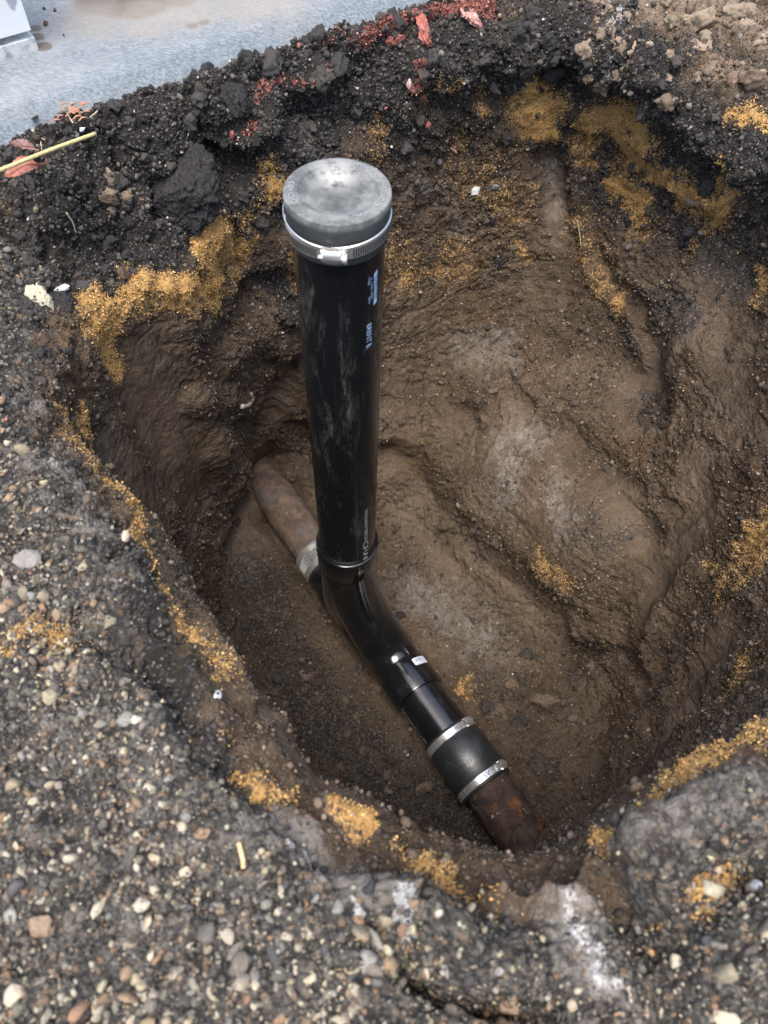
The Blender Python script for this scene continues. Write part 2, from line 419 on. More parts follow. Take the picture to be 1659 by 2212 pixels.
class Surf:                                   # finds the visible surface point behind a direction of view
    def __init__(s, P, NV, cell=5):
        s.P, s.N, s.cell = P, NV, cell
        u, v, d = proj(P); ok = (u > -150) & (u < 1810) & (v > -150) & (v < 2360) & (d > .05)
        s.W = 1960 // cell + 2
        idx = np.nonzero(ok)[0]
        key = ((v[idx] + 150) // cell).astype(np.int64) * s.W + ((u[idx] + 150) // cell).astype(np.int64)
        o = np.lexsort((d[idx], key)); key = key[o]; idx = idx[o]
        first = np.concatenate([[True], key[1:] != key[:-1]])
        s.map = dict(zip(key[first].tolist(), idx[first].tolist()))
    def i(s, u, v):
        a, b = int((v + 150) // s.cell), int((u + 150) // s.cell)
        for rr in range(0, 12):
            best = None
            for da in range(-rr, rr + 1):
                for db in range(-rr, rr + 1):
                    if max(abs(da), abs(db)) != rr: continue
                    k = s.map.get((a + da) * s.W + b + db)
                    if k is not None and (best is None or da * da + db * db < best[0]): best = (da * da + db * db, k)
            if best: return best[1]
        return None
    def p(s, u, v):
        k = s.i(u, v); return s.P[k].astype(float), s.N[k].astype(float)
    def mpp(s, p): return proj(p)[2] / FP     # metres per view pixel there
SF = Surf(P, NV)

def path_points(pts, dens=1.0):
    out = []
    for (u0, v0), (u1, v1) in zip(pts[:-1], pts[1:]):
        n = max(1, int(math.hypot(u1 - u0, v1 - v0) / 14 * dens))
        out += [(u0 + (u1 - u0) * k / n, v0 + (v1 - v0) * k / n) for k in range(n)]
    return out + [pts[-1]]
WARP = None
def field(P, items, soft=.55, warp=.0):
    """items: (pts, radius_px[, weight]) -> soft union weight (1 inside, .5 at the edge)"""
    Wt = np.zeros(len(P), np.float32)
    Q = P if WARP is None or not warp else P + WARP * warp
    for it in items:
        pts, rpx = it[0], it[1]; wgt = it[2] if len(it) > 2 else 1.
        uv = path_points(pts) if isinstance(pts, list) else [pts]
        C = np.array([SF.p(*q)[0] for q in uv]); r = rpx * np.mean([SF.mpp(c) for c in C])
        lo = C.min(0) - 2.2 * r; hi = C.max(0) + 2.2 * r
        sel = np.nonzero(((P > lo) & (P < hi)).all(1))[0]
        if not len(sel): continue
        q = Q[sel]; d2 = np.full(len(sel), 1e9, np.float32)
        for c in C: np.minimum(d2, ((q - c.astype(np.float32)) ** 2).sum(1), out=d2)
        x = np.sqrt(d2) / r
        ww = np.clip(.5 + (1 - x) / (2 * soft), 0, 1) * wgt
        Wt[sel] = np.maximum(Wt[sel], ww)
    return Wt

WARP = np.stack([fbm(P, 24, 5, 101 + k, .7) for k in range(3)], -1)
# --- large hand-placed relief: (path, radius px, height m)
RELIEF = [
    ([(1420, 1870), (1520, 1800), (1640, 1740)], 70, .022), ([(1560, 2110), (1659, 2000)], 70, .022), ([(1330, 1930), (1400, 2010), (1430, 2100), (1430, 2200)], 34, -.012), ([(1455, 2060), (1530, 1960), (1620, 1890)], 20, -.006),
    ([(1000, 1900), (1100, 1910), (1200, 1890)], 40, -.020), ([(900, 1990), (1010, 2040), (1110, 2070)], 50, .016), ([(870, 2110), (950, 2170), (1080, 2200), (1190, 2190)], 20, -.020), ([(60, 1100), (180, 1160), (260, 1270)], 44, .014), ([(200, 1130), (300, 1230)], 30, .012),
    ([(160, 1330), (320, 1400), (420, 1540)], 40, -.014), ([(440, 1600), (560, 1700), (700, 1830)], 30, -.008), ([(120, 1900), (300, 1850)], 90, .010), ([(500, 2100), (700, 2050)], 90, .010),
    ([(500, 300), (600, 240), (700, 190)], 30, .020), ([(300, 330), (420, 290)], 40, .018), ([(90, 460), (170, 520)], 40, .018), ([(480, 400), (540, 360)], 24, -.016), ([(200, 350), (260, 400)], 24, -.014),
    ([(960, 220), (1100, 230), (1220, 190)], 20, -.012), ([(900, 170), (1000, 180)], 30, .016),
    ([(1120, 980), (1190, 1040), (1240, 1110)], 150, .050), ([(1230, 1150), (1290, 1200)], 80, .02),
    ([(1060, 905), (1140, 895), (1220, 940), (1300, 1000), (1370, 1070), (1390, 1150)], 34, -.018),
    ([(815, 925), (880, 925), (925, 985), (975, 1050), (1050, 1130), (1130, 1205), (1210, 1270), (1290, 1320)], 40, .014),
    ([(830, 985), (890, 1000), (950, 1090), (1030, 1175), (1120, 1250), (1230, 1320)], 34, -.012),
    ([(1030, 830), (1060, 900), (1110, 880)], 40, .018), ([(1040, 930), (1000, 880)], 14, -.012),
    ([(1090, 820), (1150, 880)], 16, -.016), ([(1330, 760), (1390, 830)], 70, -.02), ([(1470, 800), (1500, 760)], 60, .02),
    ([(1190, 330), (1200, 430)], 26, -.016), ([(1235, 300), (1250, 460), (1280, 600)], 16, .012),
    ([(1180, 190), (1140, 220), (1190, 300)], 26, .010),
    ([(1250, 240), (1330, 250), (1400, 310), (1500, 400), (1560, 440)], 34, .016),
    ([(1255, 165), (1330, 185), (1420, 245), (1500, 325), (1570, 390), (1640, 460)], 22, -.026),
    ([(1290, 110), (1400, 170), (1500, 250), (1600, 350)], 46, .022),
    ([(1290, 560), (1330, 620), (1380, 660)], 20, -.014), ([(1350, 700), (1380, 780)], 20, .012),
    ([(560, 950), (600, 870), (640, 780)], 26, -.014), ([(500, 760), (560, 700), (620, 740), (640, 660)], 40, .016),
    ([(540, 640), (600, 620), (640, 640)], 34, -.022), ([(420, 860), (520, 880)], 30, .010), ([(470, 960), (520, 1040)], 40, .012),
    ([(360, 1100), (400, 1180), (440, 1260)], 22, .010),
    ([(550, 640), (660, 690)], 12, .014),
    ([(370, 400), (430, 450)], 62, .026), ([(325, 400), (335, 470)], 16, -.018), ([(360, 345), (470, 350)], 14, -.016), ([(500, 250), (530, 270)], 50, .016), ([(420, 300), (470, 290)], 18, -.014),
    ([(80, 420), (200, 400), (290, 460)], 50, .014), ([(150, 560), (250, 520)], 26, -.012),
    ([(620, 240), (700, 290), (820, 280)], 30, -.014), ([(560, 330), (640, 320)], 30, .012),
    ([(900, 140), (1050, 120), (1180, 110)], 34, .018),
    ([(1230, 1420), (1300, 1400), (1380, 1450)], 20, -.018), ([(1250, 1350), (1300, 1390)], 32, .016),
    ([(1400, 1440), (1420, 1340), (1500, 1230)], 26, .014), ([(1180, 1760), (1280, 1650), (1380, 1520), (1420, 1430)], 24, -.012), ([(1330, 1640), (1450, 1500), (1560, 1350)], 34, .012),
    ([(1450, 1560), (1550, 1480)], 30, -.012), 
    ([(930, 1380), (1040, 1480), (1130, 1460)], 40, .008), ([(1140, 1500), (1200, 1520)], 20, .012), ([(1000, 1290), (1100, 1350), (1180, 1420)], 14, -.006),
    ([(440, 1360), (480, 1420), (520, 1520)], 24, .010), ([(560, 1600), (640, 1680)], 24, .008), ([(700, 1720), (780, 1770)], 30, .010), ([(900, 1820), (1050, 1870), (1150, 1850)], 22, -.010),
    ([(800, 1930), (900, 1990), (1010, 2050)], 40, .014), ([(880, 2090), (960, 2160), (1100, 2190)], 26, -.020), ([(890, 1980), (880, 2080)], 16, -.012),
    ([(1060, 1960), (1250, 1930), (1290, 1880)], 24, .010), ([(1330, 1950), (1390, 2000), (1400, 2080)], 26, -.018), ([(1400, 1880), (1480, 1820), (1590, 1760)], 44, .020), ([(1480, 1990), (1540, 1960)], 40, .016),
    ([(1440, 2070), (1500, 2000), (1600, 1930)], 14, -.004), ([(1560, 2060), (1640, 1980)], 50, .018), ([(1290, 1850), (1300, 1820)], 20, .012),
    ([(250, 1440), (330, 1420)], 50, -.012), ([(260, 1200), (320, 1300)], 36, .010), ([(60, 1010), (140, 1050)], 60, .010), ([(210, 1140), (250, 1200)], 30, -.008),
    ([(1280, 60), (1400, 30), (1550, 60)], 60, .018), ([(1500, 130), (1600, 180)], 40, .012),
    ([(590, 1020), (560, 1090)], 26, .012), ([(640, 940), (680, 980)], 26, -.016),
]
disp = np.zeros(len(P), np.float32)
for it in RELIEF:
    f = field(P, [(it[0], it[1], 1.)], soft=.8, warp=.006)
    disp += 1.3 * it[2] * f * f * (3 - 2 * f)

# --- soil make-up patch by patch, plus pit floor shade painted in as black
SAND = [([(1280, 250), (1340, 250), (1400, 300)], 40, .75), ([(1450, 370), (1540, 440)], 44, .62), ([(1255, 260), (1262, 340)], 22, .7), ([(1370, 480), (1340, 380)], 46, .5), ([(1330, 1830), (1380, 1750), (1460, 1670), (1560, 1620), (1659, 1585)], 40, .85), ([(930, 1850), (1060, 1935)], 50, .6), ([(380, 1330), (470, 1430)], 34, .6), ([(305, 1150), (335, 1270)], 26, .6), ([(130, 870), (170, 960), (240, 1050)], 26, .7), ([(260, 1060), (300, 1120)], 22, .6), ([(1140, 230), (1190, 250)], 40, .7), ([(500, 500), (560, 440)], 34, .42), ([(820, 300), (830, 360)], 20, .5), ([(1560, 1250), (1640, 1180)], 50, .45), ([(1540, 1500), (1620, 1420)], 50, .4), ([(190, 690), (250, 650), (340, 620), (420, 640)], 42), ([(220, 740), (240, 790)], 34), ([(235, 690), (215, 760)], 34), ([(460, 560), (500, 530), (455, 500), (470, 610)], 30), ([(500, 600), (540, 520)], 26, .8),
        ([(580, 420), (600, 380)], 28, .8), ([(440, 480), (450, 640)], 26, .9), ([(400, 620), (470, 650)], 30, .85),
        ([(150, 880), (180, 970), (240, 1050)], 15, .95), ([(180, 900), (190, 950)], 20, .8), ([(270, 1075), (295, 1130)], 17, .8), ([(320, 1170), (335, 1250)], 18, .85), ([(395, 1350), (455, 1410), (480, 1460)], 24, .85), ([(430, 1380), (450, 1450)], 20, .8), ([(500, 1500), (520, 1640)], 12, .6),
        ([(570, 1690), (640, 1710)], 30, .85), ([(750, 1740), (790, 1780)], 32, .85), ([(930, 1860), (1000, 1890), (1070, 1930)], 34, .75), ([(960, 1930), (1060, 1950)], 18, .7),
        ([(40, 1385), (130, 1370)], 34, .72), ([(1140, 210), (1200, 220), (1190, 290), (1150, 270)], 26, .9), ([(1270, 240), (1330, 240), (1400, 280)], 24, .95), ([(1270, 260), (1270, 350)], 20, .8), ([(1340, 300), (1400, 350), (1460, 400)], 26, .9),
        ([(1330, 410), (1380, 430), (1370, 470)], 30, .85), ([(1480, 400), (1540, 440), (1560, 420)], 32, .95), ([(1540, 400), (1560, 470)], 20, .7), ([(1470, 430), (1530, 480)], 30, .7), ([(1600, 240), (1650, 270)], 22, .75), ([(1580, 330), (1600, 360)], 12, .7),
        ([(1030, 190), (1040, 260)], 20, .62), ([(900, 200), (960, 190)], 18, .55), ([(830, 250), (835, 300)], 16, .55), ([(1120, 530), (1130, 560)], 14, .7), ([(1320, 640), (1325, 680)], 14, .7), ([(1500, 520), (1480, 560)], 14, .6),
        ([(1659, 590), (1640, 640)], 26, .6), ([(1200, 1200), (1260, 1240)], 30, .45), ([(1380, 1740), (1460, 1650), (1560, 1610), (1659, 1575)], 22, .95), ([(1340, 1790), (1400, 1720)], 28, .85), ([(1250, 1850), (1330, 1800)], 18, .7), ([(1280, 1850), (1300, 1810)], 10, .7),
        ([(1600, 1180), (1659, 1130)], 30, .65), ([(1590, 1260), (1640, 1210)], 26, .6), ([(1550, 1300), (1600, 1210)], 18, .55), ([(1570, 1470), (1600, 1420)], 26, .55), ([(1560, 1210), (1530, 1230)], 14, .6),
        ([(1480, 1940), (1520, 1920), (1600, 1880)], 20, .75), ([(1440, 2000), (1470, 1960)], 14, .75), ([(1500, 1990), (1560, 1940)], 16, .6), ([(920, 1250), (920, 1270)], 4, .0), ([(1010, 1470), (1000, 1500)], 16, .55), ([(440, 1080), (420, 1100)], 6, .3),
        ([(820, 540), (900, 600), (1000, 560)], 60, .33), ([(640, 520), (660, 640)], 30, .35), ([(1000, 350), (1100, 450)], 70, .33), ([(1250, 480), (1300, 620)], 50, .36)]
BLACKS_AND_SHADE = [([(210, 1150), (290, 1290), (360, 1430), (450, 1590), (540, 1700)], 52, .95), ([(90, 960), (180, 1060)], 40, .8), ([(560, 1740), (680, 1840), (820, 1920), (960, 1980)], 40, .6), ([(1240, 1900), (1330, 1860), (1420, 1790)], 30, .6), ([(540, 1250), (600, 1400), (690, 1540), (800, 1660), (920, 1760), (1000, 1800)], 120, .58), ([(1040, 1470), (1120, 1560), (1170, 1650)], 60, .45), ([(1240, 1450), (1300, 1400)], 50, .42), ([(800, 190), (880, 205), (1000, 205), (1120, 175), (1230, 180)], 46, .9), ([(830, 270), (950, 280), (1060, 270)], 50, .5), ([(560, 330), (640, 290), (740, 250), (820, 200)], 60, .9), ([(1500, 420), (1600, 520), (1659, 560)], 40, .6), ([(840, 330), (960, 330), (1080, 380)], 46, .52), ([(0, 300), (200, 260), (400, 200), (600, 110), (760, 60)], 60), ([(60, 400), (250, 340), (450, 280), (650, 180), (850, 80), (950, 10)], 75), ([(40, 560), (180, 480), (320, 400), (470, 350), (560, 260)], 85), ([(0, 700), (90, 620), (250, 560), (380, 520)], 62), ([(100, 760), (60, 850)], 40, .8),  # the wide path left of the pipe run is painted shade on the floor
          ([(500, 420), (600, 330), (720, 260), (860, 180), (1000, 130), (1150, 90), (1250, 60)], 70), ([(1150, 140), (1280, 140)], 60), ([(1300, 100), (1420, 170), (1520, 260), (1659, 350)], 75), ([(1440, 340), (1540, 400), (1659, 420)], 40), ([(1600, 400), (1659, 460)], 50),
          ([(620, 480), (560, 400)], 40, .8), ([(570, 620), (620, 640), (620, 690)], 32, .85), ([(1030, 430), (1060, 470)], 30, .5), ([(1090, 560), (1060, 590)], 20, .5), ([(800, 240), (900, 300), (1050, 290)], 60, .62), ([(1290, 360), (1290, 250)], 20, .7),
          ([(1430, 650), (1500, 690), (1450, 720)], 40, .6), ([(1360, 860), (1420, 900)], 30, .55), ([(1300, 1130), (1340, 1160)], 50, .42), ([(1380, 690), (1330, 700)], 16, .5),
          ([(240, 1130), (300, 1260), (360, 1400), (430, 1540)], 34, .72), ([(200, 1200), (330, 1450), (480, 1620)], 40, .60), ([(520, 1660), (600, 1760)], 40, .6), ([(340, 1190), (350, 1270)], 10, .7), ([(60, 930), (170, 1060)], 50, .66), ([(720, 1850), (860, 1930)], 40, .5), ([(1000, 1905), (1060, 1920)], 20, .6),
          ([(570, 1330), (640, 1420)], 90, .47), ([(630, 1380), (700, 1500), (790, 1600)], 80, .42), ([(560, 1250), (600, 1320)], 60, .42), ([(680, 1620), (640, 1540)], 30, .5), ([(960, 1250), (1000, 1270)], 10, .5), ([(1175, 1600), (1140, 1570), (1120, 1540)], 22, .62), ([(940, 2030), (1080, 2060)], 60, .6), ([(1280, 2000), (1420, 2020)], 60, .62), ([(1430, 1880), (1560, 1800)], 56, .62), ([(1500, 2080), (1560, 2020)], 40, .6), ([(1620, 1420), (1580, 1440)], 34, .55)]  # left floor patches: dark soil and shade painted together
REDS = [([(770, 118), (860, 80), (930, 50), (1060, 36)], 19, .9), ([(840, 10), (900, 0)], 12, .9), ([(500, 116), (560, 98), (640, 66), (760, 20)], 9, .95), ([(440, 275), (490, 292), (522, 262)], 7, .95), ([(540, 228), (580, 205), (660, 190), (740, 148)], 6, .9), ([(885, 150), (885, 200)], 9, .7), ([(915, 225), (920, 270)], 8, .65), ([(975, 327), (985, 327)], 6, .8), ([(830, 240), (820, 280)], 8, .5), ([(690, 130), (760, 95)], 7, .6)]
WHITES = [([(1230, 1980), (1290, 2060), (1340, 2140)], 36, .40), ([(1175, 120), (1190, 160)], 14, .5), ([(640, 1820), (680, 1860)], 30, .42), ([(850, 1960), (870, 2040)], 18, .8), ([(760, 1950), (775, 1980)], 10, .8), ([(70, 1000), (110, 1030)], 14, .6), ([(1490, 430), (1500, 440)], 12, .7), ([(100, 1300), (110, 1310)], 5, .6), ([(1330, 60), (1340, 140)], 20, .35), ([(1430, 220), (1440, 260)], 12, .5), ([(240, 1275), (250, 1280)], 8, .5), ([(455, 1495), (465, 1505)], 10, .7)]
DUST = [([(280, 1640), (400, 1760), (520, 1900)], 70, .45), ([(60, 1250), (160, 1400)], 60, .4), ([(250, 2000), (400, 2150)], 60, .4), ([(820, 2080), (1000, 2000)], 50, .4), ([(1440, 1850), (1560, 1760)], 50, .55), ([(600, 1780), (700, 1840), (800, 1900)], 56, .95), ([(120, 1560), (240, 1680), (300, 1800)], 60, .42), ([(40, 1820), (160, 2100)], 60, .38), ([(420, 2000), (640, 2140)], 60, .38), ([(460, 1760), (560, 1860)], 50, .45), ([(150, 1120), (220, 1180)], 40, .5), ([(560, 1760), (700, 1850), (820, 1900)], 55, .75), ([(700, 1700), (830, 1800)], 40, .5), ([(1230, 1960), (1290, 2060), (1340, 2160)], 52, .95), ([(860, 1960), (890, 2060)], 34, .7), ([(1060, 1900), (1130, 1890)], 40, .55), ([(1470, 1800), (1560, 1700), (1659, 1690)], 44, .6), ([(40, 980), (120, 1050)], 55, .6), ([(60, 850), (180, 1000), (200, 1100)], 26, .6),
        ([(900, 1270), (970, 1330), (1040, 1380)], 70, .60), ([(1150, 960), (1120, 1060)], 70, .5), ([(1230, 1060), (1260, 1120)], 50, .5), ([(1010, 740), (1090, 780)], 54, .5), ([(1080, 720), (1100, 720)], 26, .6), ([(950, 420), (1010, 520)], 50, .4), ([(1340, 1700), (1340, 1650)], 10, .3), ([(1330, 700), (1360, 740)], 14, .7), ([(660, 320), (690, 350)], 24, .6), ([(930, 440), (900, 400)], 20, .5),
        ([(360, 1470), (330, 1540)], 30, .4), ([(1180, 360), (1200, 480)], 26, .35), ([(330, 400), (400, 470)], 40, .12)]
SMOOTH = [([(850, 620), (900, 700)], 30, .6), ([(960, 900), (940, 860)], 30, .6), ([(1120, 960), (1240, 1100)], 90, .55), ([(1380, 1180), (1330, 1040)], 40, .7), ([(1560, 780), (1600, 900)], 60, .7), ([(860, 1000), (960, 1100)], 30, .6), ([(1480, 720), (1560, 560)], 60, .6), ([(300, 780), (330, 900), (420, 1050)], 95), ([(240, 960), (350, 1100)], 40), ([(560, 1000), (520, 1200)], 45), ([(600, 900), (640, 850)], 50), ([(1430, 780), (1370, 830)], 52), ([(1480, 1150), (1400, 1300)], 60), ([(1500, 1000), (1530, 1130)], 40), ([(1560, 1400), (1400, 1640), (1250, 1760)], 44), ([(500, 1450), (640, 1640), (830, 1770)], 34), ([(870, 940), (850, 1000)], 40), ([(1190, 360), (1200, 500)], 28), ([(1500, 700), (1540, 600), (1580, 640)], 60, .9), ([(1060, 1230), (1150, 1330)], 40, .8), ([(880, 1110), (1000, 1230)], 40, .8), ([(1230, 1940), (1340, 2150)], 40, .7), ([(850, 800), (860, 880)], 36, .7)]
TANS = [([(330, 1540), (370, 1600)], 40, .6), ([(200, 1840), (260, 1800)], 34, .5), ([(120, 1640), (180, 1600)], 50, .42), ([(700, 2000), (740, 2040)], 40, .5), ([(0, 1640), (60, 1720)], 60, .5), ([(1180, 2100), (1160, 2170)], 40, .5), ([(420, 1960), (480, 2100)], 40, .5), ([(240, 1750), (300, 1700)], 40, .45), ([(640, 1560), (600, 1640)], 1, 0), ([(560, 1560 + 40), (600, 1660)], 1, 0), ([(740, 2080), (820, 2120)], 40, .45), ([(90, 1700), (40, 1760)], 36, .45), ([(1380, 20), (1500, 30), (1640, 60)], 100, .95), ([(1500, 150), (1620, 180)], 40, .7), ([(1330, 110), (1400, 160)], 26, .4), ([(0, 1500), (60, 1440)], 60, .55), ([(1500, 2200), (1600, 2120), (1659, 2050)], 66, .9), ([(1640, 1960), (1659, 1900)], 20, .5), ([(60, 940), (70, 960)], 22, .6), ([(0, 1340), (60, 1330)], 30, .5), ([(30, 1240), (60, 1250)], 20, .7), ([(600, 1490), (560, 1560)], 18, .5), ([(260, 300), (250, 310)], 1, 0), ([(240, 430), (260, 420)], 22, .7), ([(540, 2060), (560, 1900)], 20, .45), ([(90, 1950), (110, 2000)], 26, .6), ([(350, 1530), (320, 1560)], 14, .5)]
zz = P[:, 2]
brk = fbm(P, 30, 4, 555, .65)
wS = field(P, SAND, .7, .026); wK = field(P, BLACKS_AND_SHADE, .6, .04); wR = field(P, REDS, .6, .008); wW = field(P, WHITES, .6, .012); wD = field(P, DUST, .7, .04); wM = field(P, SMOOTH, .6, .03); wT = field(P, TANS, .6, .04)
wS = np.clip(wS * (.92 + .75 * brk), 0, 1)
rr_ = RR.reshape(-1); rS_, _z = ring_fn(polar_ring(SHOULD), TH); rSv = np.tile(rS_, NR)
ang = np.degrees(np.tile(TH, NR))
near = ((ang < -28) | (ang > 165)) ; outer = sstep(-.015, .035, rr_ - rSv)
wA = (outer * near).astype(np.float32)                                # road base around the near side
wK = np.maximum(wK, (~near) * sstep(.0, .04, rr_ - rSv) * .6)         # dark soil elsewhere
wK = np.maximum(wK, (zz < -.80) * .26); wK = wK * (1 - .85 * wT)  # whole pit floor darkened too, shade painted into the soil weight
amp_rough = 1 - .8 * wM
big = fbm(P, 7, 3, 11); mid = fbm(P, 26, 4, 31, .55); bil = fbm(P, 42, 4, 57, .55, True); fin = fbm(P, 150, 3, 77, .6)
loose = np.clip(wK + wS + wA * .8 + wT, 0, 1)
flr = sstep(-.80, -.85, zz)
disp += flr * (.010 * fbm(P, 17, 4, 611, .6) + .004 * bil)
disp += .011 * big * (1 - .4 * (zz < -.8)) + .008 * mid * amp_rough + (.003 + .006 * loose) * bil * amp_rough + (.0026 + .0008 * loose) * fin * amp_rough
# scrape grooves of the digging tools down the walls and across the clay
gro = vnoise(np.stack([ang * .010 * 40, zz * 3, rr_ * 2], -1), 1.6, 5) ; wall = sstep(-.84, -.7, zz) * (1 - sstep(-.2, -.12, zz))
disp += .0030 * gro * wall + .0012 * vnoise(np.stack([ang * 2.2, zz * 4 + ang * .06, rr_], -1), 1., 9) * wall
led = np.abs(fbm(P * np.array([1, 1, 2.2], np.float32), 11, 2, 201)); disp += -.004 * np.exp(-(led / .05) ** 2) * sstep(-.86, -.8, zz) * (1 - sstep(-.2, -.1, zz)) * (1 - .7 * wM)
led2 = np.abs(fbm(P, 34, 2, 211)); disp += -.0018 * np.exp(-(led2 / .05) ** 2) * (1 - .8 * wM)
qz = np.nonzero((rr_ < 1.0) & ((wM < .6) | (zz > -.05)))[0]
Pw = P[qz] + WARP[qz] * .010
cz = (1 - .97 * wM[qz]) * np.where(zz[qz] < -.83, .35, 1.) * (1 - .75 * wA[qz]) * (.35 + .65 * sstep(-.35, .35, fbm(P[qz], 9, 2, 333) * 2 + wK[qz]))
cm_ = .35 + .65 * np.clip(wK[qz] + wS[qz], 0, 1)
disp[qz] += .0085 * blocks(Pw, 26, 41) * cz * cm_ + .0030 * blocks(Pw + .3, 75, 47) * cz * (.5 + .5 * cm_)
disp *= sstep(1.5, 1.0, rr_) * np.minimum(1, rr_ / .02)
disp = disp.reshape(NR, NT); disp[0] = disp[1].mean(); P2 = P + NV * disp.reshape(-1, 1)
# concrete foot runs here: keep the soil under it
EA, EB = at(0, 290, .02)[:2], at(850, 10, .02)[:2]
ED = (EB - EA) / np.linalg.norm(EB - EA); EN = np.array([-ED[1], ED[0]])
dC = (P2[:, :2] - EA) @ EN; sC = (P2[:, :2] - EA) @ ED
inside = sstep(.002, .02, dC + .005 * fbm(P, 30, 3, 301)) * (sC > -1.6) * (sC < 1.4)
P2[:, 2] = np.where(inside > 0, np.minimum(P2[:, 2], P2[:, 2] * (1 - inside) - .05 * inside), P2[:, 2])
edge = np.exp(-((dC + .03) / .03) ** 2) * (sC > -1.5) * (sC < 1.3)
P2[:, 2] += edge * (.022 + .008 * fbm(P, 45, 3, 303))
# make room for the pipe run lying in the floor
RN = at(969, 1588, -.835); RFAR = at(634, 1126, -.855)
RD = (RN - RFAR) / np.linalg.norm(RN - RFAR)            # run direction, towards the camera side
RSIDE = np.cross([0, 0, 1], RD); RSIDE /= np.linalg.norm(RSIDE); RUP = np.cross(RD, RSIDE)
def run_s(u, v):
    """distance along the run whose centre line is seen at this view point"""
    return float((at(u, v, -.84) - RN) @ RD)
s_near_end = run_s(1130, 1830) + .05; s_far_end = run_s(575, 1045) - .05
Q = P2 - RN; sR = Q @ RD; oR = Q @ RSIDE; zax = RN[2] + sR * RD[2]
mk = (np.abs(oR) < .072) & (sR > s_far_end + .05) & (sR < s_near_end - .055) & (P2[:, 2] > zax - .06) & (P2[:, 2] < zax - .005)
P2[mk, 2] = np.minimum(P2[mk, 2], (zax - .054 + .03 * np.clip((np.abs(oR) - .045) / .03, 0, 1))[mk])
P2 = P2.astype(np.float32)

ii = (np.arange(NR - 1)[:, None] * NT + np.arange(NT)[None, :])
jj = (np.arange(NR - 1)[:, None] * NT + (np.arange(NT) + 1)[None, :] % NT)
FQ = np.stack([ii, jj, jj + NT, ii + NT], -1).reshape(-1, 4)
# face direction check
mid_r = int(NR * .75); a_, b_, c_ = P2[ii[mid_r, 0]], P2[jj[mid_r, 0]], P2[ii[mid_r, 0] + NT]
if np.cross(b_ - a_, c_ - a_)[2] < 0: FQ = FQ[:, ::-1]
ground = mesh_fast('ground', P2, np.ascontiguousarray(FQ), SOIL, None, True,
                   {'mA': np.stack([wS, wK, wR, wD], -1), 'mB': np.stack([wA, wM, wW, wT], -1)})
ground['kind'] = 'structure'
# surface normals and areas after the relief
Gg = P2.reshape(NR, NT, 3); du = np.roll(Gg, -1, 1) - Gg; dv = np.gradient(Gg, axis=0)
cr = np.cross(dv, du).reshape(-1, 3); AREA = np.linalg.norm(cr, axis=1); N2 = cr / np.maximum(AREA, 1e-12)[:, None]
if N2[(NR * 3 // 4) * NT, 2] < 0: N2 = -N2
AREA *= DENSE
SF2 = Surf(P2, N2, 5)

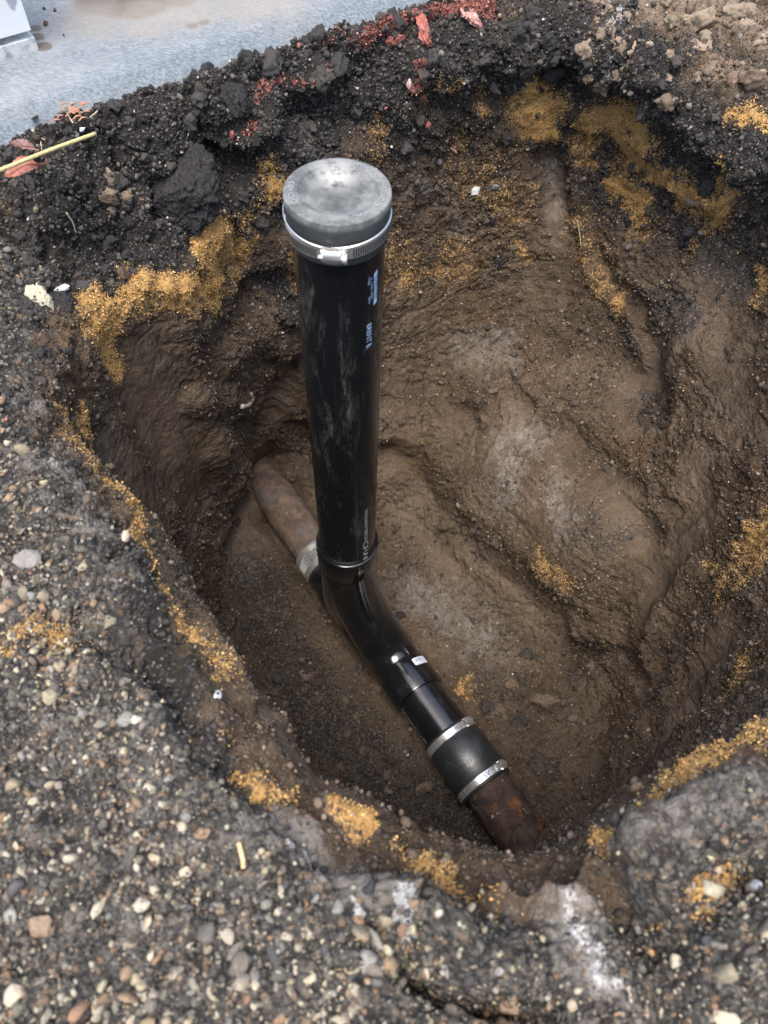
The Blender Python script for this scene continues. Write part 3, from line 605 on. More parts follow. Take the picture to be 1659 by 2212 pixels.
# ------------------------------------------------------------------ loose grains and stones
def ico(sub=1):
    import bmesh
    bm = bmesh.new(); bmesh.ops.create_icosphere(bm, subdivisions=sub, radius=1)
    V = np.array([v.co[:] for v in bm.verts]); F = np.array([[v.index for v in f.verts] for f in bm.faces]); bm.free(); return V, F
def rock_shape(seed, sub=2, cuts=7, rough=.12, ang=0):
    r = np.random.default_rng(seed); V, F = ico(sub)
    for _ in range(cuts):
        n = r.normal(size=3); n /= np.linalg.norm(n); d = r.uniform(.62 - ang, .92 - ang)
        h = V @ n; V = V - np.outer(np.maximum(h - d, 0), n)
    V = V * (1 + rough * fbm((V + seed).astype(np.float32), 1.6, 3, seed)[:, None])
    return V, F
def scatter(name, wt, n, med, sig, cols, label=None, cat=None, sub=1, flat=(.55, 1.0), sink=.25, mx=.02, mn=.0008, cuts=5, mat=GRAIN, jit=.25, lump=0, ang=0):
    pw = (wt * AREA).astype(np.float64); pw /= pw.sum()
    idx = rng.choice(len(P2), n, p=pw)
    sz = np.clip(med * np.exp(rng.normal(0, sig, n)), mn, mx) * .5
    temps = [rock_shape(s + 3, sub, cuts, .12 + .5 * lump, ang=ang) for s in range(6)]
    if lump: temps = [(T * (1 + .20 * fbm((T * 3 + 5 + k).astype(np.float32), 2.2, 4, 77 + k, .75)[:, None]), F_) for k, (T, F_) in enumerate(temps)]
    VV, FF, CC = [], [], []; off = 0
    cols = np.array(cols)
    for k, (Tv, Tf) in enumerate(temps):
        id_ = idx[k::6]; s_ = sz[k::6]; m_ = len(id_)
        q = rng.normal(size=(m_, 4)); q /= np.linalg.norm(q, axis=1)[:, None]; w_, x, y, z = q.T
        Rm = np.stack([1 - 2 * (y * y + z * z), 2 * (x * y - z * w_), 2 * (x * z + y * w_), 2 * (x * y + z * w_), 1 - 2 * (x * x + z * z), 2 * (y * z - x * w_), 2 * (x * z - y * w_), 2 * (y * z + x * w_), 1 - 2 * (x * x + y * y)], -1).reshape(m_, 3, 3)
        an = np.stack([rng.uniform(.8, 1.35, m_), rng.uniform(.7, 1., m_), rng.uniform(*flat, m_)], -1)
        X = np.einsum('nij,vj,nj->nvi', Rm, Tv, an) * s_[:, None, None]
        jitv = rng.normal(0, .0012, (m_, 3))
        C = P2[id_] + jitv + N2[id_] * (s_ * (.55 - sink * rng.uniform(.4, 1.6, m_)))[:, None]
        VV.append((X + C[:, None]).reshape(-1, 3)); FF.append((Tf[None] + (np.arange(m_) * len(Tv))[:, None, None]).reshape(-1, 3) + off)
        off += m_ * len(Tv)
        cc = cols[rng.integers(0, len(cols), m_)] * (1 + rng.uniform(-jit, jit, (m_, 1))) * (1 + rng.normal(0, .018, (m_, 3)))
        cc = np.clip(cc, .008, .9)
        CC.append(np.repeat(np.concatenate([cc, np.ones((m_, 1))], 1), len(Tv), 0))
    o = mesh_fast(name, np.concatenate(VV), np.concatenate(FF), mat, None, False, {'col': np.concatenate(CC)})
    o['kind'] = 'stuff'
    if label: o['label'] = label; o['category'] = cat
    return o
inview = np.zeros(len(P2), np.float32); u_, v_, d_ = proj(P2)
inview[(u_ > -420) & (u_ < 2080) & (v_ > -420) & (v_ < 2700) & (d_ > .1)] = 1
aw = np.clip(wA - .35 * wD - .3 * wS - .75 * np.clip(wK - .1, 0, 1) - .5 * wT, 0, 1) * inview * sstep(.0, .10, rr_ - rSv + .03 * fbm(P2, 12, 3, 405))
GREYS = [(.31, .265, .185), (.38, .32, .22), (.20, .175, .14), (.47, .40, .27), (.12, .11, .095), (.34, .24, .15), (.26, .25, .22), (.42, .37, .28), (.28, .17, .10), (.56, .51, .38), (.22, .155, .10), (.09, .088, .085), (.26, .235, .19)]
patchy = np.clip(.5 + 1.6 * fbm(P2, 16, 3, 401), .05, 1)
scatter('gravel', aw * patchy, 7000, .0062, .5, [(a_ * .98, b_ * .98, c_ * .97) for a_, b_, c_ in GREYS], 'coarse mixed grey and tan gravel pressed into the dark road base', 'gravel', sub=2, sink=.74, mx=.021, mn=.0028, cuts=12, flat=(.45, .9), ang=.2)
scatter('grit', aw + .15 * wA * inview, 42000, .0022, .5, [(a_ * .75, b_ * .75, c_ * .75) for a_, b_, c_ in GREYS] + [(.065, .062, .057)] * 10, 'fine grey grit between the gravel stones', 'grit', sub=1, sink=.3, mx=.006)
kw = (d_ > .72) * np.clip(wK * (1 - wS), 0, 1) ** 1.5 * inview * DENSE * (1 - .9 * (wM > .5))
kwn = np.clip(wK * (1 - wS) - 1.2 * wR, 0, 1) ** 1.5 * inview * DENSE * np.where(zz < -.78, .35, 1.)
scatter('soil_crumbs', kwn * .7 + kw * .3, 30000, .0032, .5, [(.035, .034, .035), (.05, .047, .045), (.024, .024, .026), (.07, .063, .055), (.045, .04, .04), (.09, .08, .07), (.15, .14, .12)], 'black crumbly soil lumps and cinders lining the rim', 'soil crumbs', sub=1, sink=.3, mx=.014, jit=.4)
scatter('soil_clods', kw * (zz.clip(-.3, 1) > -.29), 1300, .0105, .55, [(.035, .033, .033), (.045, .042, .040), (.028, .027, .027), (.060, .052, .046)], 'larger black soil clods bedded in the upper rim', 'soil clods', sub=4, sink=.85, mx=.038, cuts=6, lump=.9)
ow = np.clip(wS * 1.5 - .25, 0, 1) * inview
scatter('sand_grains', ow, 95000, .0010, .5, [(.66, .39, .13), (.74, .46, .17), (.54, .30, .09), (.82, .58, .28), (.60, .34, .11), (.42, .21, .06)], 'coarse golden sand grains caked around the rim', 'sand grains', sub=1, sink=.2, mx=.0035, jit=.3)
ow2 = np.clip(wS * 3, 0, .5) * (1 - wM) * inview + .03 * inview * (zz < -.1) * (1 - .9 * wM)
scatter('sand_specks', ow2, 9000, .0017, .4, [(.55, .35, .15), (.64, .44, .2), (.45, .27, .1), (.3, .25, .2)], 'scattered golden sand specks on the brown clay', 'sand specks', sub=1, sink=.2, mx=.004, jit=.3)
cw = (1 - wM) ** 2 * (1 - np.clip(wK + wS + wA, 0, 1)) * inview * (.25 + patchy)
scatter('clay_crumbs', cw, 130000, .0020, .6, [(.13, .095, .064), (.105, .074, .050), (.175, .13, .088), (.065, .046, .033), (.25, .195, .14), (.035, .030, .026)], 'brown clay crumbs stuck to the walls and floor', 'clay crumbs', sub=1, sink=.35, mx=.011, jit=.3)
scatter('clay_clods', (zz < -.3) * (.15 + .85 * (zz < -.80)) * inview * (1 - .8 * wM) * patchy, 900, .009, .55, [(.09, .065, .045), (.07, .05, .035), (.115, .085, .06), (.04, .034, .03)], 'fallen clay clods lying on the hole floor and ledges', 'clay clods', sub=4, sink=.6, mx=.032, cuts=6, lump=.9)
scatter('spoil_clods', wT * (zz > -.2) * (d_ > .9) * inview, 520, .009, .6, [(.19, .138, .095), (.24, .18, .128), (.15, .105, .073), (.30, .23, .165)], 'light brown clods of spoil heaped on the far right rim', 'spoil clods', sub=4, sink=.8, mx=.04, cuts=6, lump=.9)
scatter('brick_crumbs', np.clip(wR * 1.5 - .2, 0, 1) * inview + .0003 * (zz > -.3) * (wK > .3) * inview, 5000, .0017, .5, [(.34, .11, .08), (.42, .16, .12), (.26, .08, .06), (.46, .24, .20), (.10, .05, .04), (.04, .04, .04)], 'crushed red brick crumbs in a thin seam', 'brick crumbs', sub=1, sink=.4, mx=.008)
scatter('pale_flecks', (kw * (zz > -.5) + .3 * cw), 1100, .0022, .5, [(.55, .53, .5), (.6, .55, .45), (.4, .38, .35)], 'tiny pale mortar flecks in the dark soil', 'flecks', sub=1, sink=.2, mx=.006)

# ------------------------------------------------------------------ concrete slab and white post
def concrete_mat(name, c1, c2, stain):
    mt, t, b = new_mat(name); pos = geopos(t)
    mp = N(t, 'ShaderNodeMapping'); t.links.new(pos, mp.inputs[0]); mp.inputs['Rotation'].default_value[2] = -math.atan2(ED[1], ED[0]); mp.inputs['Scale'].default_value = (.35, 1, 1)
    n1 = noise(t, mp.outputs[0], 380, 6, .75); n2 = noise(t, pos, 14, 4, .6); n3 = noise(t, pos, 600, 3, .7)
    c = mixc(t, ramp(t, n1, .38, .66), c1, c2)
    c = mixc(t, mth(t, 'MULTIPLY', ramp(t, n2, .45, .75), .3), c, (.46, .475, .48))
    c = mixc(t, mth(t, 'MULTIPLY', ramp(t, n3, .62, .75), .4), c, (.16, .15, .15))
    A = N(t, 'ShaderNodeAttribute', attribute_name='mud'); s = N(t, 'ShaderNodeSeparateColor'); t.links.new(A.outputs['Color'], s.inputs[0])
    c = mixc(t, mth(t, 'MULTIPLY', s.outputs[2], .55), c, mixc(t, ramp(t, n1, .35, .65), (.11, .14, .165), (.26, .305, .34)))
    mm = ramp(t, mth(t, 'ADD', s.outputs[0], mth(t, 'MULTIPLY', mth(t, 'SUBTRACT', n1, .5), 1.0)), .35, .65)
    c = mixc(t, mth(t, 'MULTIPLY', mm, .85), c, mixc(t, n3, (.07, .052, .038), (.17, .13, .095)))
    mm2 = ramp(t, mth(t, 'ADD', s.outputs[1], mth(t, 'MULTIPLY', mth(t, 'SUBTRACT', n2, .5), .9)), .3, .9)
    c = mixc(t, mth(t, 'MULTIPLY', mm2, .6), c, (.34, .30, .25))
    setin(t, b.inputs['Base Color'], c); b.inputs['Roughness'].default_value = .85; b.inputs['Specular IOR Level'].default_value = .3
    bump(t, b, mth(t, 'ADD', n1, mth(t, 'MULTIPLY', n3, .5)), .9, .0022)
    return mt
CONC = concrete_mat('concrete', (.17, .195, .21), (.31, .34, .36), None)
L0, L1 = -1.5, 1.4
ss = np.linspace(L0, L1, 900)
prof = [(-.016, -.12), (-.016, -.03)] + [(-.016 + .052 * q, -.026 + .046 * q ** .9) for q in np.linspace(.03, 1, 30)] + [(.039, .0222), (.043, .0238), (.048, .0248)] + [(d, .025 + .002 * min(1, (d - .05) / .1)) for d in np.linspace(.052, .42, 80)] + [(.6, .027), (1.0, .027), (1.9, .027), (1.9, -.12)]
SV = []
for d, z in prof:
    x = EA[0] + ED[0] * ss + EN[0] * d; y = EA[1] + ED[1] * ss + EN[1] * d
    SV.append(np.stack([x, y, np.full_like(x, z)], -1))
SV = np.array(SV); n0, n1 = SV.shape[:2]; SVf = SV.reshape(-1, 3).astype(np.float32)
dd_ = np.repeat(np.array([p[0] for p in prof]), n1)
rg = fbm(SVf, 70, 4, 501) * .0020 + fbm(SVf, 12, 2, 503) * .0022
topm = (SVf[:, 2] > -.028)
SVf[:, 2] += rg * topm
en = (fbm(SVf, 30, 4, 505) * .007 + fbm(SVf, 9, 2, 507) * .006) * np.exp(-np.maximum(dd_ + .016, 0) / .03)
SVf[:, 0] += EN[0] * en; SVf[:, 1] += EN[1] * en
fs = np.array([[i * n1 + k, i * n1 + k + 1, (i + 1) * n1 + k + 1, (i + 1) * n1 + k] for i in range(n0 - 1) for k in range(n1 - 1)])
def wpts(uvs, z=.027): return np.array([at(u, v, z) for u, v in uvs])
def blob(V, pts, r): 
    d = np.min([((V - p) ** 2).sum(1) for p in pts], axis=0); return np.exp(-d / (2 * r * r))
mud = blob(SVf, wpts([(215, 5), (260, 12), (300, 15), (330, 2), (380, -10)]), .028) + .9 * blob(SVf, wpts([(75, 60), (82, 78), (92, 98)]), .008) + .8 * blob(SVf, wpts([(98, 104)]), .006) + .6 * blob(SVf, wpts([(20, 270), (120, 235)]), .01) + .75 * blob(SVf, wpts([(440, 45), (415, 52)]), .008) + .35 * blob(SVf, wpts([(600, 30), (520, 20)]), .02)
stn = blob(SVf, wpts([(200, 40), (320, 40), (420, 20), (520, 10), (600, -5)]), .05)
slab = mesh_fast('pavement', SVf, fs, CONC, None, True, {'mud': np.stack([mud, stn, 1 - sstep(.02, .06, dd_ + .02 * fbm(SVf, 14, 3, 509)), mud * 0 + 1], -1)})
slab['kind'] = 'structure'
if slab.data.polygons[len(fs) // 2].normal.z < 0: slab.data.flip_normals()
sharp(slab, 50)

# white post with its concrete foot
def paint_mat():
    mt, t, b = new_mat('white_paint'); pos = geopos(t)
    n2 = noise(t, pos, 60, 5, .6)
    A = N(t, 'ShaderNodeAttribute', attribute_name='mud'); s = N(t, 'ShaderNodeSeparateColor'); t.links.new(A.outputs['Color'], s.inputs[0])
    c = mixc(t, ramp(t, mth(t, 'ADD', s.outputs[0], mth(t, 'MULTIPLY', mth(t, 'SUBTRACT', n2, .5), .8)), .45, .55), (.80, .82, .82), (.40, .41, .46))
    setin(t, b.inputs['Base Color'], c); b.inputs['Roughness'].default_value = .55; bump(t, b, n2, .3, .001); return mt
PAINT = paint_mat()
fr = at(84, 108, .026)                                  # foot's near right corner on the slab
def zat(xy, v):                                         # height above a plan point seen at view row v
    lo, hi = -1., .5
    for _ in range(50):
        m_ = (lo + hi) / 2
        if proj(np.array([xy[0], xy[1], m_]))[1] > v: lo = m_
        else: hi = m_
    return (lo + hi) / 2
zb = zat(fr, 65)
post = thing('fence_post', 'white painted post with a grey peeled strip, standing on the blue grey concrete', 'post', (fr[0], fr[1], .027))
e3 = np.array([ED[0], ED[1], 0]); n3_ = np.array([EN[0], EN[1], 0])
def grid_box(c0, lx, ly, lz, ex, ey, nx=10, ny=6, nz=40):
    V = []; F = []
    def face(o, a, b, na, nb):
        n = len(V)
        for i in range(na + 1):
            for j in range(nb + 1): V.append(o + a * i / na + b * j / nb)
        for i in range(na):
            for j in range(nb):
                k = n + i * (nb + 1) + j; F.append([k, k + nb + 1, k + nb + 2, k + 1])
    c0 = np.asarray(c0, float); X = ex * lx; Y = ey * ly; Zz = np.array([0, 0, lz])
    face(c0, X, Zz, nx, nz); face(c0 + Y + X, -X, Zz, nx, nz); face(c0 + X, Y, Zz, ny, nz); face(c0 + Y, -Y, Zz, ny, nz); face(c0 + Zz, X, Y, nx, ny); face(c0 + Y, X, -Y, nx, ny)
    return np.array(V), F
pw_ = .14
bV, bF = grid_box(np.array([fr[0], fr[1], zb]) - e3 * pw_ + n3_ * .001, pw_ - .001, .09, 1.1, e3, n3_, 14, 8, 60)
o = part('post_board', bV, bF, PAINT, post, False)
qx = (bV - fr) @ e3; qz = bV[:, 2]
a = o.data.attributes.new('mud', 'FLOAT_COLOR', 'POINT'); mv = np.clip(1 - np.abs(qx + .010) / .016, 0, 1) * sstep(zb + .012, zb + .03, qz)
a.data.foreach_set('color', np.stack([mv, mv, mv, mv], -1).astype(np.float32).ravel())
FOOT = rock_material('flaked_concrete', (.52, .53, .52), (.66, .67, .64), 260, .85, (.33, .33, .36), .001)
fV, fF = grid_box(np.array([fr[0], fr[1], -.0]) - e3 * (pw_ - .076) , pw_ - .076, .085, zb - .009, e3, n3_, 8, 5, 8)
part('foot_block', fV, fF, FOOT, post, False)
dV, dF = grid_box(np.array([fr[0], fr[1], .0]) - e3 * (pw_ + .02) + n3_ * .012, pw_ - .03, .06, zb + .005, e3, n3_, 2, 2, 2)
part('dark_gap_fill', dV, dF, plain('dark_gap', (.02, .02, .022), .9), post, False)  # near-black box added to paint the shaded gap below the board
print('post bottom z', zb)

# ------------------------------------------------------------------ pipes
def abs_mat(name, dirt=.5, rough=.28, axis_pts=None, base=(.0075, .0082, .0092), spec=.55):
    mt, t, b = new_mat(name); pos = geopos(t)
    mp = N(t, 'ShaderNodeMapping'); t.links.new(pos, mp.inputs[0]); mp.inputs['Scale'].default_value = (1, 1, .22) if axis_pts is None else axis_pts
    n1 = noise(t, mp.outputs[0], 26, 6, .68, .6); n2 = noise(t, pos, 700, 2, .6); n3 = noise(t, mp.outputs[0], 320, 3, .6)
    mp2 = N(t, 'ShaderNodeMapping'); t.links.new(pos, mp2.inputs[0]); mp2.inputs['Scale'].default_value = (1, 1, .02)
    n4 = noise(t, mp2.outputs[0], 240, 3, .6)
    dm = mth(t, 'MULTIPLY', mth(t, 'MULTIPLY', ramp(t, n1, .50, .74), ramp(t, n3, .3, .65)), dirt)
    c = mixc(t, dm, base, (.20, .185, .165))
    c = mixc(t, mth(t, 'MULTIPLY', ramp(t, n4, .62, .74), .10 * (dirt + .3)), c, (.35, .36, .37))
    c = mixc(t, mth(t, 'MULTIPLY', ramp(t, n2, .71, .76), mth(t, 'MULTIPLY', ramp(t, n1, .40, .62), min(1, dirt * 1.6))), c, (.5, .46, .4))
    setin(t, b.inputs['Base Color'], c)
    setin(t, b.inputs['Roughness'], mth(t, 'ADD', rough, mth(t, 'ADD', mth(t, 'MULTIPLY', dm, .8), mth(t, 'MULTIPLY', n3, .08))))
    b.inputs['Specular IOR Level'].default_value = spec
    bump(t, b, mth(t, 'ADD', n3, mth(t, 'MULTIPLY', n1, .6)), .12, .001)
    return mt
ABS = abs_mat('black_plastic_pipe', .62, .20); ABS2 = abs_mat('black_plastic_fitting', .16, .09, (1, 1, 1), spec=.9); ABS3 = abs_mat('black_plastic_stub', .14, .16, (1, 1, 1), spec=1.)
RUB = abs_mat('black_rubber', .26, .36, (1, 1, 1), (.017, .020, .022), 1.)
INK = plain('pale_blue_ink', (.38, .56, .80), .6); INKW = plain('white_ink', (.5, .55, .62), .6)
def steel_mat():
    mt, t, b = new_mat('stainless_steel'); pos = geopos(t); n = noise(t, pos, 90, 5, .6); n2 = noise(t, pos, 900, 2)
    c = mixc(t, ramp(t, n, .35, .75), (.80, .80, .78), (.60, .59, .56)); setin(t, b.inputs['Base Color'], c)
    b.inputs['Metallic'].default_value = .82; setin(t, b.inputs['Roughness'], ramp(t, n, .3, .8, .24, .5)); bump(t, b, n2, .1, .0004); return mt
STEEL = steel_mat(); DARK = plain('dark_slot', (.02, .02, .02), .7)
PR = .04445
RX, RY = -.0565, .6145
Rc = np.array([RX, RY])
RIMZ = zat(Rc, 1166)
cam_az = math.atan2(-RY, -RX)                           # direction from riser towards the camera
print('riser rim z', RIMZ, 'run length', s_far_end, s_near_end)

line_thing = thing('drain_pipe', 'glossy black plastic drain line: upright riser glued into a sweeping wye on the hole floor', 'drain pipe', (RX, RY, -.875))
mb = MB(); mb.lathe((RX, RY, 0), (0, 0, 1), [(RIMZ - .05, PR - .003), (RIMZ - .05, PR)] + [(z, PR) for z in np.linspace(RIMZ - .04, .117, 30)] + [(.117, PR - .005), (.09, PR - .005)], 96)
riser = part('riser', mb.V, mb.F, ABS, line_thing); sharp(riser)
def on_cyl(xy, r, az, z): return np.array([xy[0] + r * math.cos(az), xy[1] + r * math.sin(az), z])
def wrap_vert(V, az0, ztop, r, flip=False):
    """lettering that reads down a vertical pipe, letter tops towards +azimuth side"""
    out = []
    for x, y, z in V:
        a = az0 + y / r; out.append(on_cyl(Rc, r + z, a, ztop - x))
    return np.array(out)
def zpipe(az, v): return zat(on_cyl(Rc, PR, az, 0)[:2], v)
def refine(V, F): return V, F
def vert_text(txt, az, v0, v1, hgt, mat, name='printed_text', par=riser, r=PR + .0003):
    z0, z1 = zpipe(az, v0), zpipe(az, v1)
    V, F = text_poly(txt, hgt / .7, 0); V[:, 0] -= V[:, 0].min(); V[:, 0] *= (z0 - z1) / V[:, 0].max(); V[:, 1] -= (V[:, 1].max() + V[:, 1].min()) / 2
    # frame: x runs down, y (letter top) towards +azimuth
    W = wrap_vert(V, az, z0, r); 
    return part(name, W, F, mat, par, False)
AZT = cam_az + rad(40); AZB = cam_az + rad(51)
vert_text('CT#14', AZT, 523, 560, .0068, INK)
vert_text('BRENT B.', AZT, 700, 752, .0068, INK)
vert_text('17300', AZT - rad(1), 599, 615, .0026, INK)
vert_text('6  11942 12909', AZT + rad(3.6), 600, 645, .0022, INK)
vert_text('8-XT10', AZT - rad(.5), 641, 656, .0026, INK)
vert_text('WWW.CHARLOTTEPIPE.COM', AZT - rad(1), 1101, 1167, .0058, INKW)
vert_text('CHAR', AZT - rad(1), 1169, 1213, .0098, INKW)
mb = MB(); zt, zb2 = zpipe(AZB, 586), zpipe(AZB, 655); Lb = zt - zb2; rb = np.random.default_rng(5)
x = 0; bars = [(0, .15), (.85, 1.0)]; x = .165
while x < .84:
    w_ = rb.choice([.008, .014, .022]); bars.append((x, min(.845, x + w_))); x += w_ + rb.choice([.007, .012])
hb = .0052
for a0, a1 in bars:
    for q in range(4):
        y0, y1 = -hb / 2 + hb * q / 4, -hb / 2 + hb * (q + 1) / 4
        V = wrap_vert([(a0 * Lb - y * .45, y, 0) for a0, y in ((a0, y0), (a1, y0), (a1, y1), (a0, y1))], AZB, zt, PR + .0003)
        mb.add(V, [(0, 1, 2, 3)])
part('barcode', mb.V, mb.F, INK, riser, False)

# sweeping wye fitting
fit = MB()
fit.lathe((RX, RY, 0), (0, 0, 1), [(RIMZ - .070, PR + .0), (RIMZ - .064, PR + .003), (RIMZ - .058, PR + .0056), (RIMZ - .006, PR + .0058), (RIMZ - .001, PR + .0052), (RIMZ, PR + .0035), (RIMZ - .001, PR + .0002), (RIMZ - .02, PR + .0001)], 96)
s_hub0, s_hub1 = run_s(868, 1446), run_s(903, 1506)
s_cp0, s_cp1 = run_s(964, 1590), run_s(1046, 1708)
s_fs0, s_fs1 = run_s(673, 1193), run_s(697, 1234)
def rp(s): return RN + RD * s
FRr = PR + .0022
def sweep(path, rads, n=72, cap=False):
    path = np.array(path); V = []; tn = np.gradient(path, axis=0); tn /= np.linalg.norm(tn, axis=1)[:, None]
    e = RSIDE.copy()
    for p, tt, r in zip(path, tn, rads):
        e = e - e.dot(tt) * tt; e /= np.linalg.norm(e); f = np.cross(tt, e)
        V += [p + r * (math.cos(2 * math.pi * k / n) * e + math.sin(2 * math.pi * k / n) * f) for k in range(n)]
    F = [(i * n + k, i * n + (k + 1) % n, (i + 1) * n + (k + 1) % n, (i + 1) * n + k) for i in range(len(path) - 1) for k in range(n)]
    return V, F
A0 = np.array([RX, RY, RIMZ - .055]); A3 = rp(s_hub0 + .003); A1 = A0 + np.array([0, 0, -.11]); A2 = A3 - RD * .11
bz = [(1 - q) ** 3 * A0 + 3 * (1 - q) ** 2 * q * A1 + 3 * (1 - q) * q * q * A2 + q ** 3 * A3 for q in np.linspace(0, 1, 40)]
V, F = sweep(bz, [FRr + .0004] * 40); fit.add(V, F)
s_br = s_fs1 + .006
fit.lathe(RN, RD, [(s_br, FRr - .006)] + [(q, FRr) for q in np.linspace(s_br, s_hub0 + .004, 12)], 96)
E1 = A0 + np.array([0, 0, -.24]); E2 = rp(s_hub0 - .03) - RD * .20; E3 = rp(s_hub0 - .03)
bz2 = [(1 - q) ** 3 * A0 + 3 * (1 - q) ** 2 * q * E1 + 3 * (1 - q) * q * q * E2 + q ** 3 * E3 for q in np.linspace(0, 1, 40)]
V, F = sweep(bz2, [FRr - .001] * 40); fit.add(V, F)
# far hub of the branch with its step
fit.lathe(RN, RD, [(s_fs1 + .004, PR - .002), (s_fs1 + .004, PR + .0005), (s_fs1 + .034, PR + .0008), (s_fs1 + .040, FRr + .0062), (s_fs1 + .10, FRr + .0072), (s_hub0 - .05, FRr + .004), (s_hub0 - .01, FRr + .0006)], 96)
fitting = part('wye_fitting', fit.V, fit.F, ABS2, line_thing); sharp(fitting)
mb = MB(); HR = PR + .0062
mb.lathe(RN, RD, [(s_hub0 - .008, FRr - .001), (s_hub0 - .002, FRr + .0015), (s_hub0 + .004, HR - .001), (s_hub0 + .008, HR), (s_hub1 - .003, HR + .0004), (s_hub1 - .0008, HR), (s_hub1, HR - .002), (s_hub1, PR + .0001)], 96, wob=lambda t, a: .004 * math.sin(3 * a + 1) * (t > s_hub1 - .01))
hub = part('hub', mb.V, mb.F, ABS2, line_thing); sharp(hub, 40)
# mould seam
mb = MB(); seam = []
for k, q in enumerate(bz[4:]):
    q = np.array(q); tq = np.array(bz[min(39, k + 5)]) - np.array(bz[k + 3]); tq /= np.linalg.norm(tq)
    sd = RSIDE - RSIDE.dot(tq) * tq; sd /= np.linalg.norm(sd); upv = np.cross(tq, sd)
    if upv.dot(CAM - q) < 0: upv = -upv
    seam.append((q, tq, sd * math.sin(.42) + upv * math.cos(.42), FRr))
sv = []; 
for q, tq, nn, r in seam:
    tt = np.cross(nn, tq); sv += [q + nn * (r + .0004) - tt * .0007, q + nn * (r + .0012), q + nn * (r + .0004) + tt * .0007]
sf = [(3 * i + j, 3 * i + j + 1, 3 * i + j + 4, 3 * i + j + 3) for i in range(len(seam) - 1) for j in (0, 1)]
part('mould_seam', sv, sf, ABS2, line_thing)
mb = MB(); mb.lathe(RN, RD, [(s_hub1 - .03, PR - .001)] + [(q, PR) for q in np.linspace(s_hub1 - .03, s_cp0 + .02, 12)], 96)
stub = part('stub', mb.V, mb.F, ABS3, line_thing); sharp(stub)
def on_run(s, phi, r): return rp(s) + r * (math.cos(phi) * RUP + math.sin(phi) * RSIDE)
PV = math.atan2((CAM - RN) @ RSIDE, (CAM - RN) @ RUP)   # circumferential angle that faces the camera
print('view phi', math.degrees(PV))
def run_text(txt, s0, phi, hgt, length, mat, name, par, r=PR + .0003, along=True, depth=.0):
    V, F = text_poly(txt, hgt / .7, depth); V[:, 0] -= V[:, 0].min(); V[:, 0] *= length / V[:, 0].max(); V[:, 1] -= (V[:, 1].max() + V[:, 1].min()) / 2
    W = []
    for x, y, z in V:
        if along: W.append(on_run(s0 + x, phi + y / r, r + z))           # reads down the pipe
        else: W.append(on_run(s0 - y, phi + (x - length / 2) / r, r + z))  # reads across the pipe
    return part(name, W, F, mat, par, False)
sa_ = run_s(899, 1497)
run_text('DWV MADE IN U.S.A.', s_hub1 + .004, PV - rad(68), .0042, .066, INKW, 'printed_text', stub)
run_text('06', s_cp0 - .016, PV - rad(64), .0048, .010, INKW, 'printed_text', stub)
# sticker on the hub
mb = MB(); ns = 16; ph0, ph1 = PV + rad(31), PV + rad(72); sA, sB = s_hub0 + .009, s_hub0 + .0245
for i in range(ns):
    a0, a1 = ph0 + (ph1 - ph0) * i / ns, ph0 + (ph1 - ph0) * (i + 1) / ns
    ins = .0016 if i in (0, ns - 1) else 0
    mb.add([on_run(sA + ins, a0, HR + .0005), on_run(sA + ins, a1, HR + .0005), on_run(sB - ins, a1, HR + .0005), on_run(sB - ins, a0, HR + .0005)], [(0, 1, 2, 3)])
stick = part('sticker', mb.V, mb.F, plain('white_label', (.70, .76, .84), .4), line_thing, False, label='small white barcode sticker')
mb = MB(); 
for k in range(13):
    if k in (4, 9): continue
    a0 = ph0 + rad(8 + k * 1.5); wd = rad(.5 + .45 * (k % 3 == 0))
    mb.add([on_run(sA + .0028, a0, HR + .0009), on_run(sA + .0028, a0 + wd, HR + .0009), on_run(sA + .0085, a0 + wd, HR + .0009), on_run(sA + .0085, a0, HR + .0009)], [(0, 1, 2, 3)])
part('barcode', mb.V, mb.F, plain('sticker_ink', (.12, .16, .24), .6), stick, False)
run_text('2/14775', sA + .0108, (ph0 + ph1) / 2, .0021, .010, bpy.data.materials['sticker_ink'], 'printed_text', stick, HR + .0009, False)

# ------------------------------------------------------------------ clamps
def ring_band(P0, ax, s0, s1, r, th=.0009, a0=0, a1=2 * math.pi, n=120, tilt=None, ref=(0, 0, 1)):
    P0 = np.asarray(P0, float); ax = np.asarray(ax, float); ref = np.asarray(ref, float)
    e1 = ref - ref.dot(ax) * ax; e1 /= np.linalg.norm(e1); e2 = np.cross(ax, e1)
    if (np.cross(RUP, RSIDE) @ ax) < 0 and abs(ax[2]) < .5: pass
    pr = [(s0, r), (s0 + .0006, r + th), (s1 - .0006, r + th), (s1, r)]
    V = []; 
    for k in range(n + 1):
        a = a0 + (a1 - a0) * k / n; dl = tilt(a) if tilt else 0
        for s_, rr in pr: V.append(P0 + ax * (s_ + dl) + rr * (math.cos(a) * e1 + math.sin(a) * e2))
    F = [(4 * k + j, 4 * k + j + 1, 4 * k + j + 5, 4 * k + j + 4) for k in range(n) for j in range(3)]
    return V, F, (P0, ax, e1, e2)
def fpt(fr_, s, a, r): P0, ax, e1, e2 = fr_; return P0 + ax * s + r * (math.cos(a) * e1 + math.sin(a) * e2)
def slots(mb, fr_, s0, s1, r, a0, a1, n, tilt=None, wf=.42, lean=0):
    for k in range(n):
        a = a0 + (a1 - a0) * (k + .5) / n; w_ = abs(a1 - a0) / n * wf / 2; d = tilt(a) if tilt else 0
        mb.add([fpt(fr_, s0 + d, a - w_ - lean, r), fpt(fr_, s0 + d, a + w_ - lean, r), fpt(fr_, s1 + d, a + w_ + lean, r), fpt(fr_, s1 + d, a - w_ + lean, r)], [(0, 1, 2, 3)], 1)
